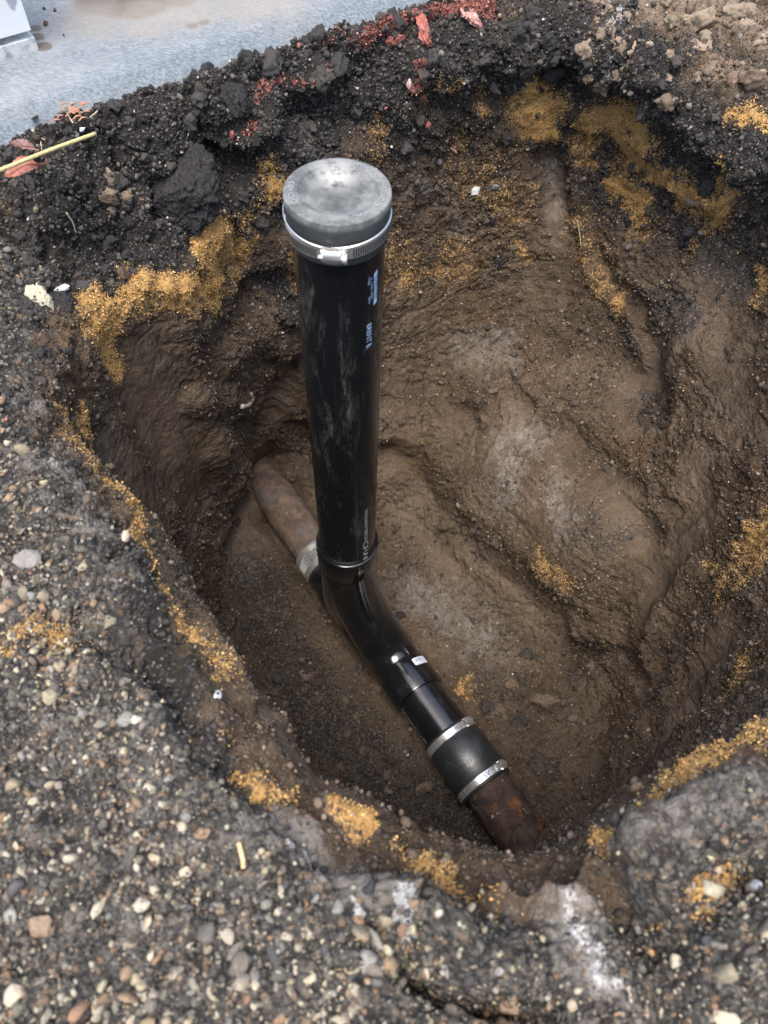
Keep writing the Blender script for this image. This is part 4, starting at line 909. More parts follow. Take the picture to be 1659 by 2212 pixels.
def screw_parts(parent, fr_, s, a, r, sgn=1, L=.013, wd=.0135, headup=False):
    """worm-drive housing sitting on a band at angle a; screw runs along the circumference"""
    c = fpt(fr_, s, a, r + .0036); nrm = fpt(fr_, 0, a, 1) - fpt(fr_, 0, a, 0); ax = fr_[1]; tg = np.cross(ax, nrm) * sgn
    mb = MB(); n = 14; Vh = []
    for e in (-1, 1):
        for k in range(n + 1):
            q = math.pi * k / n; Vh.append(c + tg * (L / 2 * e) + ax * (wd / 2 * math.cos(q)) + nrm * (-.002 + .0052 * math.sin(q) ** .8))
    F = [(k, k + 1, n + 2 + k, n + 1 + k) for k in range(n)] + [list(range(n + 1)), list(range(n + 1, 2 * n + 2))[::-1], (0, n, 2 * n + 1, n + 1)]
    mb.add(Vh, F); mb.box(c + nrm * -.0030, tg * (L / 2 + .0022), ax * (wd / 2 + .0008), nrm * .0007)
    for e in (-1, 1): mb.box(c + ax * e * (wd / 2) + nrm * -.0015, tg * (L / 2 - .002), ax * .0007, nrm * .0018)
    hs = part('screw_housing', mb.V, mb.F, STEEL, parent, True); sharp(hs, 30)
    mb = MB(); h0 = L / 2
    hk = 1.25; mb.lathe(c + nrm * .0008, tg, [(-h0 - .0035, .0001), (-h0 - .0035, .0022), (-h0, .0024), (h0 + .0008, .0026), (h0 + .001, .0050), (h0 + .0045, .0052), (h0 + .0055, .0046), (h0 + .0056, .0001)], 24, ref=nrm)
    mb.box(c + nrm * .0008 + tg * (h0 + .0056), tg * .0002, ax * .0042, nrm * .0007, 1)
    part('screw', mb.V, mb.F, [STEEL, DARK], hs, False, mids=mb.M)
    return hs

# rubber cap on the riser
CT = .125; CR = .0495
cap = thing('rubber_cap', 'dusty grey black rubber end cap clamped over the top of the upright pipe', 'pipe cap', (RX, RY, CT - .046))
mb = MB()
pr = [(CT - .046, PR + .0004), (CT - .046, CR - .0022), (CT - .044, CR - .0012), (CT - .02, CR - .0012), (CT - .0195, CR - .0002), (CT - .0022, CR), (CT - .0006, CR - .0005), (CT, CR - .0016), (CT, CR - .004), (CT + .0001, .0382), (CT + .0009, .0374), (CT + .0008, .0366), (CT - .0008, .0358), (CT - .0034, .031), (CT - .0056, .020), (CT - .0064, .008), (CT - .0065, .0001)]
mb.lathe((RX, RY, 0), (0, 0, 1), pr, 128)
def cap_mat():
    mt, t, b = new_mat('dusty_rubber'); pos = geopos(t)
    n1 = noise(t, pos, 60, 6, .7); n2 = noise(t, pos, 900, 2, .6); n0 = noise(t, pos, 16, 4, .6)
    sp = N(t, 'ShaderNodeSeparateXYZ'); t.links.new(pos, sp.inputs[0])
    vd = N(t, 'ShaderNodeVectorMath', operation='DISTANCE'); t.links.new(pos, vd.inputs[0]); vd.inputs[1].default_value = (RX - .004, RY + .026, CT)
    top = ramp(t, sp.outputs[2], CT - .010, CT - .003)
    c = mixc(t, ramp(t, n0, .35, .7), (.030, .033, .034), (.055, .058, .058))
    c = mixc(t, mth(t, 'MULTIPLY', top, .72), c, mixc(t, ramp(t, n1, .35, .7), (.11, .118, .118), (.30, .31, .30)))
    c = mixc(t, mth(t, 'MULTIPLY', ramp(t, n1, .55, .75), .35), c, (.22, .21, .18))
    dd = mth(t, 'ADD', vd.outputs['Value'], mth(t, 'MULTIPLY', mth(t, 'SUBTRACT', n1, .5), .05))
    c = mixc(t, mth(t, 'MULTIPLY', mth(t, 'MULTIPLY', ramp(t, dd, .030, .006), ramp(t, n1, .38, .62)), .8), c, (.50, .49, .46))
    c = mixc(t, mth(t, 'MULTIPLY', ramp(t, n2, .68, .75), .5), c, (.34, .34, .31))
    setin(t, b.inputs['Base Color'], c); b.inputs['Roughness'].default_value = .82; b.inputs['Specular IOR Level'].default_value = .3
    bump(t, b, n1, .25, .001); return mt
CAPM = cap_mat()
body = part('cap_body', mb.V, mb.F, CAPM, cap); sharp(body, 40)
def arc_text(txt, a_mid, r, hgt, span, outward_up=True):
    V, F = text_poly(txt, hgt / .7, .0005); V[:, 0] -= V[:, 0].min(); wv = V[:, 0].max(); V[:, 0] *= r * span / wv; V[:, 1] -= (V[:, 1].max() + V[:, 1].min()) / 2
    W = [on_cyl(Rc, r + y, a_mid + span / 2 - x / r, CT + .0004 + z) for x, y, z in V]
    return part('raised_lettering', W, F, bpy.data.materials.get('raised_rubber') or plain('raised_rubber', (.30, .32, .32), .5), body, False)
arc_text('QWIK CAP', cam_az + rad(180 - 43), .0418, .0048, rad(50))
arc_text('FERNCO', cam_az + rad(78), .0418, .0048, rad(46))
arc_text('INC.', cam_az + rad(28), .0418, .0042, rad(20))
arc_text('QC-103', cam_az - rad(84), .0418, .0050, rad(44))
# tilted band
TIL = rad(3.2); tdir = cam_az + rad(90)     # camera's right: band sits higher there
def tilt(a): return CR * math.tan(TIL) * math.cos(a - tdir)
fr_cap = ring_band((RX, RY, 0), (0, 0, 1), CT - .0375, CT - .0235, CR - .0006, .0012, tilt=tilt, ref=(1, 0, 0))
mb = MB(); mb.add(fr_cap[0], fr_cap[1]); FRC = fr_cap[2]
slots(mb, FRC, CT - .0355, CT - .0265, CR + .0010, cam_az + rad(14), cam_az + rad(88), 28, tilt, .5)
slots(mb, FRC, CT - .0355, CT - .0265, CR + .0010, cam_az - rad(88), cam_az - rad(24), 26, tilt, .5)
band = part('clamp_band', mb.V, mb.F, [STEEL, DARK], cap, True, mids=mb.M); sharp(band, 20)
tl = ring_band((RX, RY, 0), (0, 0, 1), CT - .0262, CT - .0232, CR + .0007, .0008, a0=cam_az - rad(108), a1=cam_az - rad(10), n=60, tilt=lambda a: tilt(a) + .0085 * max(0, min(1, (cam_az - rad(10) - a) / rad(90))), ref=(1, 0, 0))
mb = MB(); tv = np.array(tl[0]); mb.add(tv, tl[1]); tail = part('band_tail', mb.V, mb.F, STEEL, band, True); sharp(tail, 20)
# the tail is a thin wire-like sliver: keep only its upper edge high
screw_parts(band, FRC, CT - .0305 + tilt(cam_az - rad(7)), cam_az - rad(7), CR + .0006, 1, .017, .0140)

# coupling near the camera
CRr = PR + .0078
coup = thing('pipe_coupling', 'black rubber coupling with two steel bands, joining black stub to rusty iron', 'pipe coupling', rp((s_cp0 + s_cp1) / 2) - np.array([0, 0, CRr]))
Lc = s_cp1 - s_cp0
mb = MB(); g = .020
mb.lathe(RN, RD, [(s_cp0, PR + .0005), (s_cp0, CRr - .0022), (s_cp0 + .001, CRr - .0014), (s_cp0 + g, CRr - .0014), (s_cp0 + g + .002, CRr + .0002), (s_cp1 - g - .002, CRr + .0002), (s_cp1 - g, CRr - .0014), (s_cp1 - .001, CRr - .0014), (s_cp1, CRr - .0022), (s_cp1, PR + .0002)], 128)
slv = part('rubber_sleeve', mb.V, mb.F, RUB, coup); sharp(slv, 40)
def phi2ang(fr_, phi):      # angle in band frame for circumferential phi (0 = up, + = side)
    d = math.cos(phi) * RUP + math.sin(phi) * RSIDE; return math.atan2(d @ fr_[3], d @ fr_[2])
FRB = ring_band(RN, RD, 0, 1, 1)[2]
bands = []
for k, (b0, kind) in enumerate(((s_cp0 + .0045, 0), (s_cp1 - .0175, 1))):
    mb = MB(); v_, f_, fr2 = ring_band(RN, RD, b0, b0 + .0130, CRr - .0013, .0010); mb.add(v_, f_)
    s_mid = b0 + .0065; ph = PV + rad(50 if k == 0 else 55)
    a_s = phi2ang(fr2, ph); sg = 1 if phi2ang(fr2, PV + .1) > phi2ang(fr2, PV) else -1
    if k == 0:
        # slotted tongue lying on the band, left of the screw
        a_l = a_s - sg * rad(38)
        t_ = ring_band(RN, RD, b0 + .0004, b0 + .0126, CRr - .0003, .0011, a0=min(a_l, a_s), a1=max(a_l, a_s), n=30); mb.add(t_[0], t_[1])
        slots(mb, fr2, b0 + .0028, b0 + .0102, CRr + .0010, a_s - sg * rad(34), a_s - sg * rad(6), 13, None, .42)
    bd = part('clamp_band', mb.V, mb.F, [STEEL, DARK], coup, True, mids=mb.M); sharp(bd, 20); bands.append(bd)
    # housing whose screw head points back to the viewer
    nrm = math.cos(ph) * RUP + math.sin(ph) * RSIDE; tg = np.cross(RD, nrm)
    toc = 1 if tg @ (CAM - rp(s_mid)) > 0 else -1
    screw_parts(bd, fr2, s_mid, a_s, CRr + .0006, toc, .014, .0145)
run_text('25V', bands[1] and s_cp1 - .011, PV + rad(12), .0090, .020, plain('pencil_mark', (.10, .10, .10), .6), 'handwritten_mark', bands[1], CRr + .0001, False)
EMB = plain('rubber_relief', (.045, .050, .052), .35); EMD = plain('rubber_recess', (.006, .006, .007), .6)
run_text('1056-33', s_cp0 + Lc * .60, PV + rad(-9), .0062, .030, EMD, 'raised_lettering', slv, CRr + .0004, False)
run_text('3"C.I./PL. TO 3"C.I./PL.', s_cp0 + Lc * .70, PV + rad(-3), .0056, .066, EMD, 'raised_lettering', slv, CRr + .0004, False)
def line_strip(mb, pts, w_, r=CRr + .0004, closed=True):
    pts = pts + ([pts[0]] if closed else [])
    for (x0, y0), (x1, y1) in zip(pts[:-1], pts[1:]):
        L = math.hypot(x1 - x0, y1 - y0); nx, ny = -(y1 - y0) / L * w_ / 2, (x1 - x0) / L * w_ / 2; nn = max(1, int(L / .004))
        for k in range(nn):
            ax_, ay_ = x0 + (x1 - x0) * k / nn, y0 + (y1 - y0) * k / nn; bx_, by_ = x0 + (x1 - x0) * (k + 1) / nn, y0 + (y1 - y0) * (k + 1) / nn
            mb.add([on_run(s_c - (ay_ + ny), p_c + (ax_ + nx) / r, r), on_run(s_c - (by_ + ny), p_c + (bx_ + nx) / r, r), on_run(s_c - (by_ - ny), p_c + (bx_ - nx) / r, r), on_run(s_c - (ay_ - ny), p_c + (ax_ - nx) / r, r)], [(0, 1, 2, 3)])
mb = MB(); s_c = s_cp0 + Lc * .37; p_c = PV + rad(5)
line_strip(mb, [(-.0075, .007), (0, .010), (.0075, .007), (.0070, -.002), (.004, -.007), (0, -.0105), (-.004, -.007), (-.0070, -.002)], .0007)
line_strip(mb, [(-.007, .003), (.007, .003)], .0006, closed=False); line_strip(mb, [(-.007, -.0035), (.007, -.0035)], .0006, closed=False)
part('shield_emblem', mb.V, mb.F, EMD, slv, False)
run_text('UPC', s_c, p_c, .0042, .0115, EMD, 'raised_lettering', slv, CRr + .0004, False)
run_text('®', s_c + .002, p_c + rad(15), .004, .004, EMD, 'raised_lettering', slv, CRr + .0004, False)
run_text('C', s_c + .0150, p_c - rad(4), .004, .0035, EMD, 'raised_lettering', slv, CRr + .0004, False)
mb = MB(); s_c = s_cp0 + Lc * .47; p_c = PV - rad(35)
line_strip(mb, [(-.009, -.008), (0, .010), (.009, -.006), (.0035, -.009)], .0006, closed=False)
part('triangle_emblem', mb.V, mb.F, plain('pale_scratch', (.16, .17, .16), .5), slv, False)
run_text('HZ', s_c + .003, p_c, .005, .008, EMB, 'raised_lettering', slv, CRr + .0004, False)

# shielded coupling at the far side
SRr = PR + .0042
fc = thing('shielded_coupling', 'steel shielded coupling with a fluted middle, half hidden behind the foot of the riser', 'pipe coupling', rp((s_fs0 + s_fs1) / 2) - np.array([0, 0, SRr]))
Lf = s_fs1 - s_fs0
mb = MB(); mb.lathe(RN, RD, [(s_fs0 - .0015, PR - .001), (s_fs0 - .0015, PR + .0026), (s_fs1 + .0050, PR + .0026), (s_fs1 + .0055, PR - .001)], 96); part('rubber_sleeve', mb.V, mb.F, RUB, fc)
nf = 240; V = []; rows = [(s_fs0 + Lf * .26, SRr - .0008, 0), (s_fs0 + Lf * .30, SRr, 1), (s_fs1 - Lf * .30, SRr, 1), (s_fs1 - Lf * .26, SRr - .0008, 0)]
for s_, r_, am in rows:
    for k in range(nf):
        a = 2 * math.pi * k / nf; rr = r_ + am * .0010 * (1 if (k // 2) % 2 else -1)
        V.append(on_run(s_ + am * .0012 * math.sin(a * 9), a, rr))
F = [(i * nf + k, i * nf + (k + 1) % nf, (i + 1) * nf + (k + 1) % nf, (i + 1) * nf + k) for i in range(3) for k in range(nf)]
part('fluted_shield', V, F, [STEEL, DARK], fc, False, mids=[1 if (i == 1 and (k // 2) % 2 == 0 and k % 2 == 0) else 0 for i in range(3) for k in range(nf)])
for b0 in (s_fs0, s_fs1 - Lf * .28):
    v_, f_, fr2 = ring_band(RN, RD, b0, b0 + Lf * .28, SRr + .0004, .0010); bd = part('clamp_band', v_, f_, STEEL, fc, True); sharp(bd, 20)
    screw_parts(bd, fr2, b0 + Lf * .14, phi2ang(fr2, PV + rad(78)), SRr + .0014, 1, .012, .009)

# rusty iron pipes
def rust_mat(name, c1, c2, c3, c4, m3=(.5, .62)):
    mt, t, b = new_mat(name); pos = geopos(t)
    n1 = noise(t, pos, 45, 6, .65, .4); n2 = noise(t, pos, 260, 5, .7); n3 = noise(t, pos, 22, 5, .6, .5); n4 = noise(t, pos, 70, 4, .6)
    c = mixc(t, ramp(t, n1, .35, .65), c1, c2); c = mixc(t, ramp(t, n3, *m3), c, c3)
    c = mixc(t, mth(t, 'MULTIPLY', ramp(t, n2, .5, .72), .5), c, (.15, .125, .1)); c = mixc(t, ramp(t, mth(t, 'ADD', mth(t, 'MULTIPLY', n4, .7), mth(t, 'MULTIPLY', n2, .3)), .60, .68), c, c4)
    setin(t, b.inputs['Base Color'], c); b.inputs['Roughness'].default_value = .72; b.inputs['Specular IOR Level'].default_value = .35
    bump(t, b, mth(t, 'ADD', n2, mth(t, 'MULTIPLY', n1, .8)), .9, .0024); return mt
RU1 = rust_mat('dark_rust', (.026, .018, .015), (.080, .046, .030), (.19, .075, .022), (.36, .35, .34), (.54, .62))
RU2 = rust_mat('dusty_rust', (.085, .060, .045), (.18, .125, .09), (.12, .105, .098), (.30, .25, .2))
def iron(name, s0, s1, mat, label, hole=False, r0=.0425):
    n = 160; m_ = max(8, int((s1 - s0) / .0022)); V = []
    for s_ in np.linspace(s0, s1, m_):
        for k in range(n): V.append(on_run(s_, 2 * math.pi * k / n, r0))
    V = np.array(V); C = rp(0) + np.outer((V - rp(0)) @ RD, RD); nn = (V - C) / r0
    V = V + nn * (.0026 * fbm(V.astype(np.float32), 40, 4, 601) + .0008 * fbm(V.astype(np.float32), 160, 3, 607))[:, None]
    F = np.array([[i * n + k, i * n + (k + 1) % n, (i + 1) * n + (k + 1) % n, (i + 1) * n + k] for i in range(m_ - 1) for k in range(n)])
    return single(name, V, F, mat, label, 'iron pipe')
iron('iron_pipe', s_cp1 - .012, s_near_end + .25, RU1, 'dark flaking rusty iron pipe leaving the rubber coupling into the near wall')
iron('iron_pipe', s_far_end - .15, s_fs0 + .02, RU2, 'dusty brown iron pipe coming out of the far left wall behind the riser')

# ------------------------------------------------------------------ single stones, chips, leaves and straw
def place(u, v, lift=0.):
    p, n = SF2.p(u, v); return p + n * lift, n / np.linalg.norm(n)
def basis(n, dirpx=None, p=None):
    t = np.array([1., 0, 0]) if dirpx is None else dirpx
    t = t - t.dot(n) * n; t /= np.linalg.norm(t); return t, np.cross(n, t)
def rough_rock(V, k):
    return V * (1 + k * fbm((V * 3 + 5).astype(np.float32), 2.2, 4, 77, .7)[:, None])
def rock(name, u, v, wpx, hpx, mat, label, cat, rot=0, thick=.6, seed=1, sub=4, cuts=8, rough=.14, sink=.35, lump=0, group=None):
    p, n = place(u, v); mp = SF2.mpp(p)
    vd = CAM - p; vd /= np.linalg.norm(vd)
    rgt = RW @ np.array([math.cos(rot), math.sin(rot), 0.]); t, b_ = basis(n, rgt)
    V, F = rock_shape(seed, sub, cuts, rough)
    if mat is M_asph or mat is M_clod: V = rough_rock(V, .13)
    if lump: V = V * (1 + lump * fbm((V + seed * 3).astype(np.float32), 3.2, 3, seed + 5, .6)[:, None])
    a, c = wpx * mp / 2, hpx * mp / 2; fs_ = max(.35, abs(vd @ n)); tk = min(a, c) * thick
    W = p + n * (tk * (1 - 2 * sink)) + np.outer(V[:, 0] * a, t) + np.outer(V[:, 1] * c / (fs_ * .6 + .4), b_) + np.outer(V[:, 2] * tk, n)
    return single(name, W, F, mat, label, cat, group, smooth=False)
M_por = rock_material('pale_porous_stone', (.40, .36, .26), (.56, .52, .40), 300, .95, None, .002, 170)
M_white = rock_material('white_mortar', (.62, .62, .60), (.82, .82, .80), 300, .9)
M_grey = rock_material('grey_stone', (.22, .20, .18), (.33, .30, .27), 200, .8)
M_tan = rock_material('tan_stone', (.40, .34, .24), (.55, .48, .36), 220, .85)
M_brown = rock_material('brown_stone', (.20, .14, .09), (.30, .22, .15), 200, .85)
M_brick = rock_material('brick', (.30, .09, .065), (.46, .17, .13), 160, .95, (.55, .30, .26))
M_asph = rock_material('asphalt_lump', (.022, .021, .022), (.062, .058, .057), 260, .95, None, .006, spec=.12)
M_org = rock_material('ochre_stone', (.45, .25, .10), (.62, .38, .16), 200, .9)
M_clod = rock_material('brown_clod', (.10, .073, .05), (.165, .125, .088), 240, .98, None, .004, spec=.08)
M_pink = rock_material('pink_stone', (.55, .38, .33), (.68, .52, .46), 200, .9)
rock('mortar_lump', 85, 650, 52, 78, M_por, 'pale pitted yellowish lump of mortar at the left, beside the white splash', 'mortar lump', rot=.3, seed=21, cuts=5, lump=.30, rough=.2, thick=.55, sub=5)
rock('mortar_chip', 128, 628, 48, 16, M_white, 'thin bright white mortar chip just right of the pale pitted lump', 'mortar chip', rot=.55, seed=22, lump=.35, thick=.5)
rock('asphalt_chunk', 398, 400, 165, 165, M_asph, 'biggest dark wedge of asphalt, broken face towards the hole, left of the cap', 'asphalt chunk', rot=-.5, seed=97, cuts=9, rough=.16, thick=.75, sink=.55, sub=6, lump=.10)
rock('asphalt_chunk', 510, 212, 66, 66, M_asph, 'grey black asphalt chunk above the red brick seam at upper left', 'asphalt chunk', rot=.4, seed=25, cuts=6, thick=.6, sink=.5, sub=5, lump=.25)
rock('asphalt_chunk', 120, 660, 80, 74, M_asph, 'dark asphalt chunk tucked under the white mortar chip', 'asphalt chunk', rot=.2, seed=36, cuts=6, thick=.5, sink=.55, sub=5, lump=.25)
rock('asphalt_chunk', 265, 470, 60, 34, M_asph, 'small flat asphalt chunk above the golden sand, left side', 'asphalt chunk', rot=.1, seed=39, thick=.6, sub=5)
rock('clay_clod', 235, 430, 46, 30, M_clod, 'light brown clay clod lying on the dark soil left of the biggest asphalt wedge', 'clay clod', rot=.4, seed=27, lump=.2)
rock('clay_clod', 265, 588, 34, 44, M_clod, 'brown clay clod at the top edge of the left golden sand patch', 'clay clod', rot=.1, seed=28)
rock('brick_piece', 1022, 42, 84, 30, rock_material('pink_brick', (.44, .19, .155), (.60, .36, .32), 160, .95), 'largest pink broken brick piece, at the top of the back rim', 'brick piece', rot=.2, lump=.3, seed=31, cuts=10, sub=5, thick=.7)
rock('brick_piece', 912, 66, 52, 42, M_brick, 'chunky red brick piece left of the largest pink piece', 'brick piece', rot=.3, lump=.3, seed=32, cuts=10, sub=5, thick=.7)
rock('brick_piece', 850, 88, 50, 26, M_brick, 'flat red brick piece along the seam above the cap', 'brick piece', rot=.5, lump=.3, seed=34, cuts=9)
rock('brick_piece', 884, 183, 12, 22, M_pink, 'pale pink pebble sized brick piece below the seam', 'brick piece', seed=35)
rock('brick_piece', 922, 268, 16, 20, M_brick, 'small red brick piece in the black soil right above the cap', 'brick piece', seed=37)
rock('brick_piece', 500, 293, 30, 10, M_brick, 'thin sliver of red brick under the asphalt chunk at upper left', 'brick piece', rot=.8, seed=38)
rock('brick_piece', 980, 327, 22, 9, M_brick, 'tiny flat red brick piece right of the cap', 'brick piece', seed=40)
rock('cobble', 62, 1212, 68, 46, M_grey, 'smooth grey cobble at the left edge of the gravel', 'cobble', rot=.1, seed=41, rough=.08, sub=5, cuts=9, thick=.8)
rock('pebble', 508, 1972 - 580, 1, 1, M_tan, 'unused', 'pebble') if False else None
rock('pebble', 390, 1790, 26, 28, M_tan, 'rounded tan pebble left of the short straw', 'pebble', seed=43, rough=.06, thick=.9)
rock('pebble', 433, 1803, 30, 24, M_brown, 'brown rounded pebble between the tan pebble and the short straw', 'pebble', seed=44, rough=.06, thick=.8)
rock('pebble', 398, 1880, 32, 26, M_tan, 'cream pebble below left of the short straw', 'pebble', rot=.5, seed=45, rough=.08)
rock('pebble', 320, 1990, 50, 26, M_tan, 'long pale cream stone in the lower left gravel', 'pebble', rot=.35, seed=46, cuts=9)
rock('pebble', 212, 1960, 26, 54, M_tan, 'narrow upright tan stone at the lower left', 'pebble', rot=-.5, seed=47, cuts=9)
rock('pebble', 90, 1995, 56, 60, M_brown, 'wide brown crumbly stone near the lower left corner', 'pebble', rot=.2, seed=48, lump=.15)
rock('pebble', 30, 2150, 44, 50, M_tan, 'pale yellow stone in the bottom left corner', 'pebble', rot=.2, seed=49)
rock('pebble', 985, 2195, 56, 36, M_tan, 'large cream stone cut off by the bottom edge', 'pebble', rot=.2, seed=51, sub=5, rough=.08, thick=.8)
rock('cobble', 1098, 2165, 54, 40, M_brown, 'brown rounded cobble under the dark ledge at the bottom', 'cobble', rot=.1, seed=52, rough=.07, sub=5, thick=.8)
rock('pebble', 1080, 2120 - 20, 22, 20, M_grey, 'pale grey pebble above the brown cobble', 'pebble', seed=53)
rock('sandstone', 1305, 1852, 50, 62, M_brown, 'pointed brown stone poking up from the sandy near rim on the right', 'stone', rot=.2, seed=54, cuts=9, thick=1.2, sink=-.1, sub=5)
rock('pebble', 1375, 2010, 24, 20, M_grey, 'grey pebble on the lower right bank beside the sandy streak', 'pebble', seed=55, rough=.06)
rock('pebble', 1408, 2055, 16, 14, M_org, 'small orange pebble on the lower right bank', 'pebble', seed=56)
rock('pebble', 1630, 1920, 30, 30, M_white, 'white stone at the right edge low down', 'pebble', seed=57)
rock('pebble', 1560, 2195, 60, 40, M_tan, 'broad pale stone in the bottom right corner', 'pebble', rot=-.2, seed=58)
rock('sandstone', 1078, 560, 22, 44, M_asph, 'dark upright rock fragment set in the brown back wall', 'stone', seed=61, cuts=9, sink=.5)
rock('cinder', 860, 1222, 20, 9, M_asph, 'shiny black cinder on the floor right of the wye', 'cinder', rot=1.1, seed=62)
rock('cinder', 868, 1325, 26, 18, M_asph, 'black cinder lying against the wye bend', 'cinder', rot=.9, seed=63)
rock('cinder', 1060, 475, 24, 22, M_asph, 'black cinder in the middle of the back wall', 'cinder', seed=64)
rock('clay_clod', 1175, 1512, 70, 30, M_clod, 'long clay clod on the floor right of the rubber coupling', 'clay clod', rot=-.1, seed=65, lump=.25, sink=.5, sub=5)
rock('clay_clod', 1100, 1470, 34, 26, M_clod, 'clay clod on the floor above right of the black stub', 'clay clod', rot=.4, seed=66, lump=.25, sink=.5)
rock('pebble', 465, 1500, 26, 26, M_white, 'whitish stone stuck in the near left lip of the hole', 'pebble', seed=67)
rock('pebble', 270, 1215 - 60, 20, 30, M_tan, 'tan pebble near the dark hollow, left of the rim', 'pebble', seed=68)
rock('soil_lump', 60, 35 + 560 - 490, 10, 8, M_clod, 'x', 'x') if False else None

def on_slab(u, v, z=.030): return at(u, v, z)
for k, (u, v, s_, lab) in enumerate([(98, 50, 11, 'largest round dirt crumb on the concrete by the post'), (95, 18, 8, 'dirt crumb on the concrete near the top edge, left one'), (118, 22, 8, 'dirt crumb on the concrete near the top edge, right one'), (137, 75, 5, 'tiny dark crumb in the middle of the pale concrete')]):
    p = on_slab(u, v, .029); mp = proj(p)[2] / FP; V, F = rock_shape(70 + k, 3, 5)
    single('dirt_crumb', p + V * s_ * mp / 2, F, M_clod, lab, 'dirt crumb', 'dirt crumbs on the concrete', smooth=False)

def foil(name, pts, mat, label, cat, lift=.004, curl=.003):
    W = []; 
    for (u, v) in pts: p, n = place(u, v, lift); W.append(p)
    W = np.array(W); c = W.mean(0); n = np.cross(W[1] - W[0], W[2] - W[0]); n /= np.linalg.norm(n)
    if n @ (CAM - c) < 0: n = -n
    q = c + n * curl; th = n * .0007; m_ = len(W)
    V = list(W + th) + [q + th] + list(W - th) + [q - th]
    F = [(i, (i + 1) % m_, m_) for i in range(m_)] + [(m_ + 1 + (i + 1) % m_, m_ + 1 + i, 2 * m_ + 1) for i in range(m_)] + [(i, m_ + 1 + i, m_ + 1 + (i + 1) % m_, (i + 1) % m_) for i in range(m_)]
    return single(name, V, F, mat, label, cat, smooth=False)
WP = plain('white_plastic_scrap', (.72, .74, .75), .35)
foil('plastic_scrap', [(1016, 410), (1024, 402), (1034, 406), (1031, 420), (1020, 424)], WP, 'shiny white torn plastic scrap on the back wall right of the cap', 'plastic scrap')
foil('glass_shard', [(1060, 402), (1070, 396), (1080, 404), (1072, 411), (1062, 409)], plain('grey_glass', (.30, .32, .34), .2), 'small grey glassy shard right of the white plastic scrap', 'glass shard')
foil('foil_scrap', [(172, 487 - 214), (183, 485 - 214), (180, 497 - 214), (171, 494 - 214)], WP, 'tiny white foil scrap above the end of the straw stem', 'foil scrap')
foil('bark_strip', [(70, 258), (95, 244), (140, 240), (150, 256), (110, 268), (82, 268)], plain('grey_bark', (.30, .26, .22), .9), 'flat grey strip of bark on the edge of the concrete', 'bark strip', .010)

def tube(name, pts, rad0, mat, label, cat, lift=.003, rad1=None, group=None, world=None):
    C = np.array(world) if world is not None else np.array([place(u, v, lift)[0] for u, v in pts])
    # smooth resample
    t0 = np.linspace(0, 1, len(C)); tt = np.linspace(0, 1, max(len(C) * 6, 12)); C = np.stack([np.interp(tt, t0, C[:, k]) for k in range(3)], -1)
    for _ in range(3): C[1:-1] = (C[:-2] + 2 * C[1:-1] + C[2:]) / 4
    rr = np.linspace(rad0, rad1 or rad0, len(C)); n = 10
    V, F = sweep(C, rr, n); m_ = len(C); F = list(F) + [list(range(n))[::-1], [(m_ - 1) * n + k for k in range(n)]]
    return single(name, V, F, mat, label, cat, group)
STRAW = rock_material('straw', (.55, .44, .18), (.72, .62, .32), 200, .6); ROOT = rock_material('root_fibre', (.42, .33, .2), (.6, .5, .34), 200, .8)
hgt = .024
def raised(u, v, h_):
    p = place(u, v)[0]; d = CAM - p; d /= np.linalg.norm(d); return p + d * h_ / d[2]
pA, pB = raised(0, 366, .062), raised(208, 285, .040)
tube('dry_straw', None, .0021, STRAW, 'long yellow straw stem lying across the two fallen leaves', 'straw', world=[pA + (pA - pB) * .3, pA, (pA + pB) / 2 + np.array([0, 0, .001]), pB])
tube('straw_piece', [(511, 1821), (517, 1835), (526, 1852), (532, 1880)], .0017, rock_material('pale_straw', (.62, .42, .2), (.78, .58, .32), 200, .7), 'short pale orange straw lying on the gravel left of the white dust', 'straw', lift=.003)
LEAF = rock_material('dry_leaf', (.23, .075, .05), (.36, .15, .11), 120, .6, (.42, .2, .15), .0006)
LEAF2 = rock_material('brown_leaf', (.20, .09, .07), (.32, .17, .14), 120, .6, (.38, .22, .18), .0006)
def leaf(pa, pb, wpx, mat, label, lift, bend=.25, side=1):
    a = raised(*pa, lift); b_ = raised(*pb, lift)
    n = np.array([0, -.35, 1.]); n /= np.linalg.norm(n); ax = b_ - a; L = np.linalg.norm(ax); ax /= L; sd = np.cross(n, ax); sd /= np.linalg.norm(sd); nn = np.cross(ax, sd)
    wm = wpx * SF2.mpp((a + b_) / 2) / 2; V = []; nu, nv = 24, 10
    for i in range(nu + 1):
        q = i / nu; hw = wm * (math.sin(math.pi * q ** .85) ** .8) + .0003
        for j in range(nv + 1):
            s_ = (j / nv - .5) * 2; V.append(a + ax * L * q + sd * s_ * hw + nn * (bend * hw * abs(s_) ** 1.4 + .004 * math.sin(q * 5) + .0006 * math.sin(q * 50 + abs(s_) * 9)))
    F = [(i * (nv + 1) + j, i * (nv + 1) + j + 1, (i + 1) * (nv + 1) + j + 1, (i + 1) * (nv + 1) + j) for i in range(nu) for j in range(nv)]
    m_ = len(V); V2 = V + [v - nn * .0004 for v in V]; F2 = F + [tuple(k + m_ for k in f[::-1]) for f in F]
    o = single('leaf', V2, F2, mat, label, 'leaf')
    st = thing  # stalk and rib
    mb = MB(); ribs = [a - ax * L * .28 + nn * .001] + [a + ax * L * q + nn * (.0009 + .004 * math.sin(q * 5)) for q in np.linspace(0, .95, 14)]
    Vs, Fs = sweep(ribs, np.linspace(.0007, .0003, len(ribs)), 6); part('leaf_stalk', Vs, Fs, mat, o)
    return o
leaf((90, 343), (22, 302), 48, LEAF2, 'brown red leaf above the straw stem, pointed tip to the left', .052)
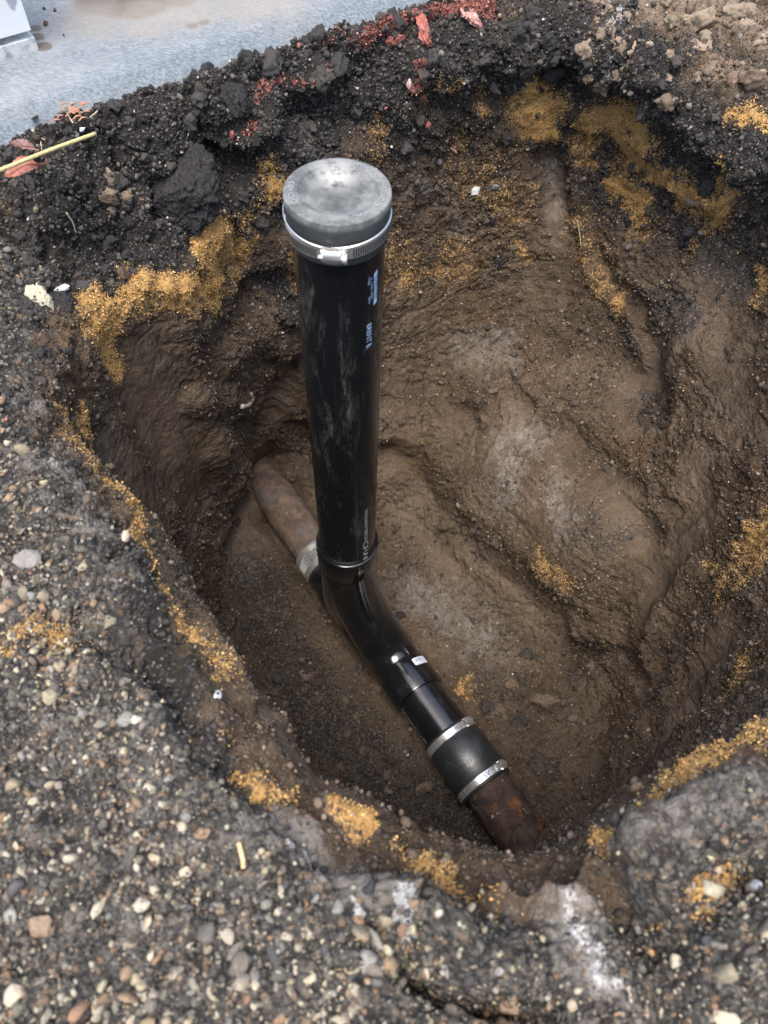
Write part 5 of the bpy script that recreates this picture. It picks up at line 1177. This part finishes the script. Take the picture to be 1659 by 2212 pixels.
leaf((84, 356), (8, 372), 42, LEAF, 'bright rust red leaf below the straw stem', .050)
# roots, fibres and a tuft of litter along the concrete edge
rt = [([(195, 250), (215, 232), (222, 214)], 'thin pale root curling up over the concrete edge'), ([(150, 262), (148, 246), (152, 236)], 'stubby ochre root beside the bark strip'), ([(70, 265), (85, 290), (95, 305)], 'fine root hanging below the bark strip'),
      ([(300, 172), (330, 166), (372, 158)], 'grey twig flat on the soil edge above the dark clods'), ([(66, 280), (80, 300), (94, 325)], 'brown rootlet above the two leaves'), ([(470, 100), (500, 112), (560, 118)], 'white fibre across the soil edge near the red seam'),
      ([(1245, 470), (1252, 500), (1256, 530)], 'hair thin root on the back wall at the right'), ([(406, 262), (414, 272), (408, 288)], 'tiny pale rootlet left of the red brick sliver'), ([(140, 460), (150, 482), (165, 500)], 'small grass shred on the dark soil above the pale lump'),
      ([(98, 248), (120, 243), (112, 250)], 'short straw bit lying on the bark strip'), ([(405, 130), (415, 146), (408, 160)], 'dry grass blade in the tuft at the concrete edge')]
for k, (pts, lab) in enumerate(rt): tube('rootlet', pts, .0010, ROOT, lab, 'root', lift=.004, rad1=.0005)
# white root in the left wall
tube('root_piece', [(520, 878), (536, 876), (545, 862), (540, 846)], .0042, rock_material('white_root', (.40, .37, .31), (.62, .59, .52), 300, .9), 'crooked whitish root stuck in the left wall of the hole', 'root', lift=.001, rad1=.003)
# shredded cedar litter on the edge
lv, lf = [], []
for k in range(46):
    u, v = 128 + rng.uniform(-20, 50), 247 + rng.uniform(-9, 9); p, n = place(u, v, .008); d = RW @ np.array([rng.uniform(.4, 1), rng.uniform(-.1, .7), 0]); d /= np.linalg.norm(d)
    L = rng.uniform(.004, .012); V, F = sweep([p, p + d * L * .5 + np.array([0, 0, .002]), p + d * L], [.0008, .0011, .0004], 6); n0_ = len(lv); lv += V; lf += [tuple(i + n0_ for i in f) for f in F]
lit = mesh_fast('leaf_litter', np.array(lv), lf, rock_material('cedar_litter', (.42, .2, .12), (.58, .33, .22), 300, .9), None, False); lit['kind'] = 'stuff'; lit['label'] = 'shredded reddish plant litter on the concrete edge'; lit['category'] = 'litter'
print('objects', len(bpy.data.objects))
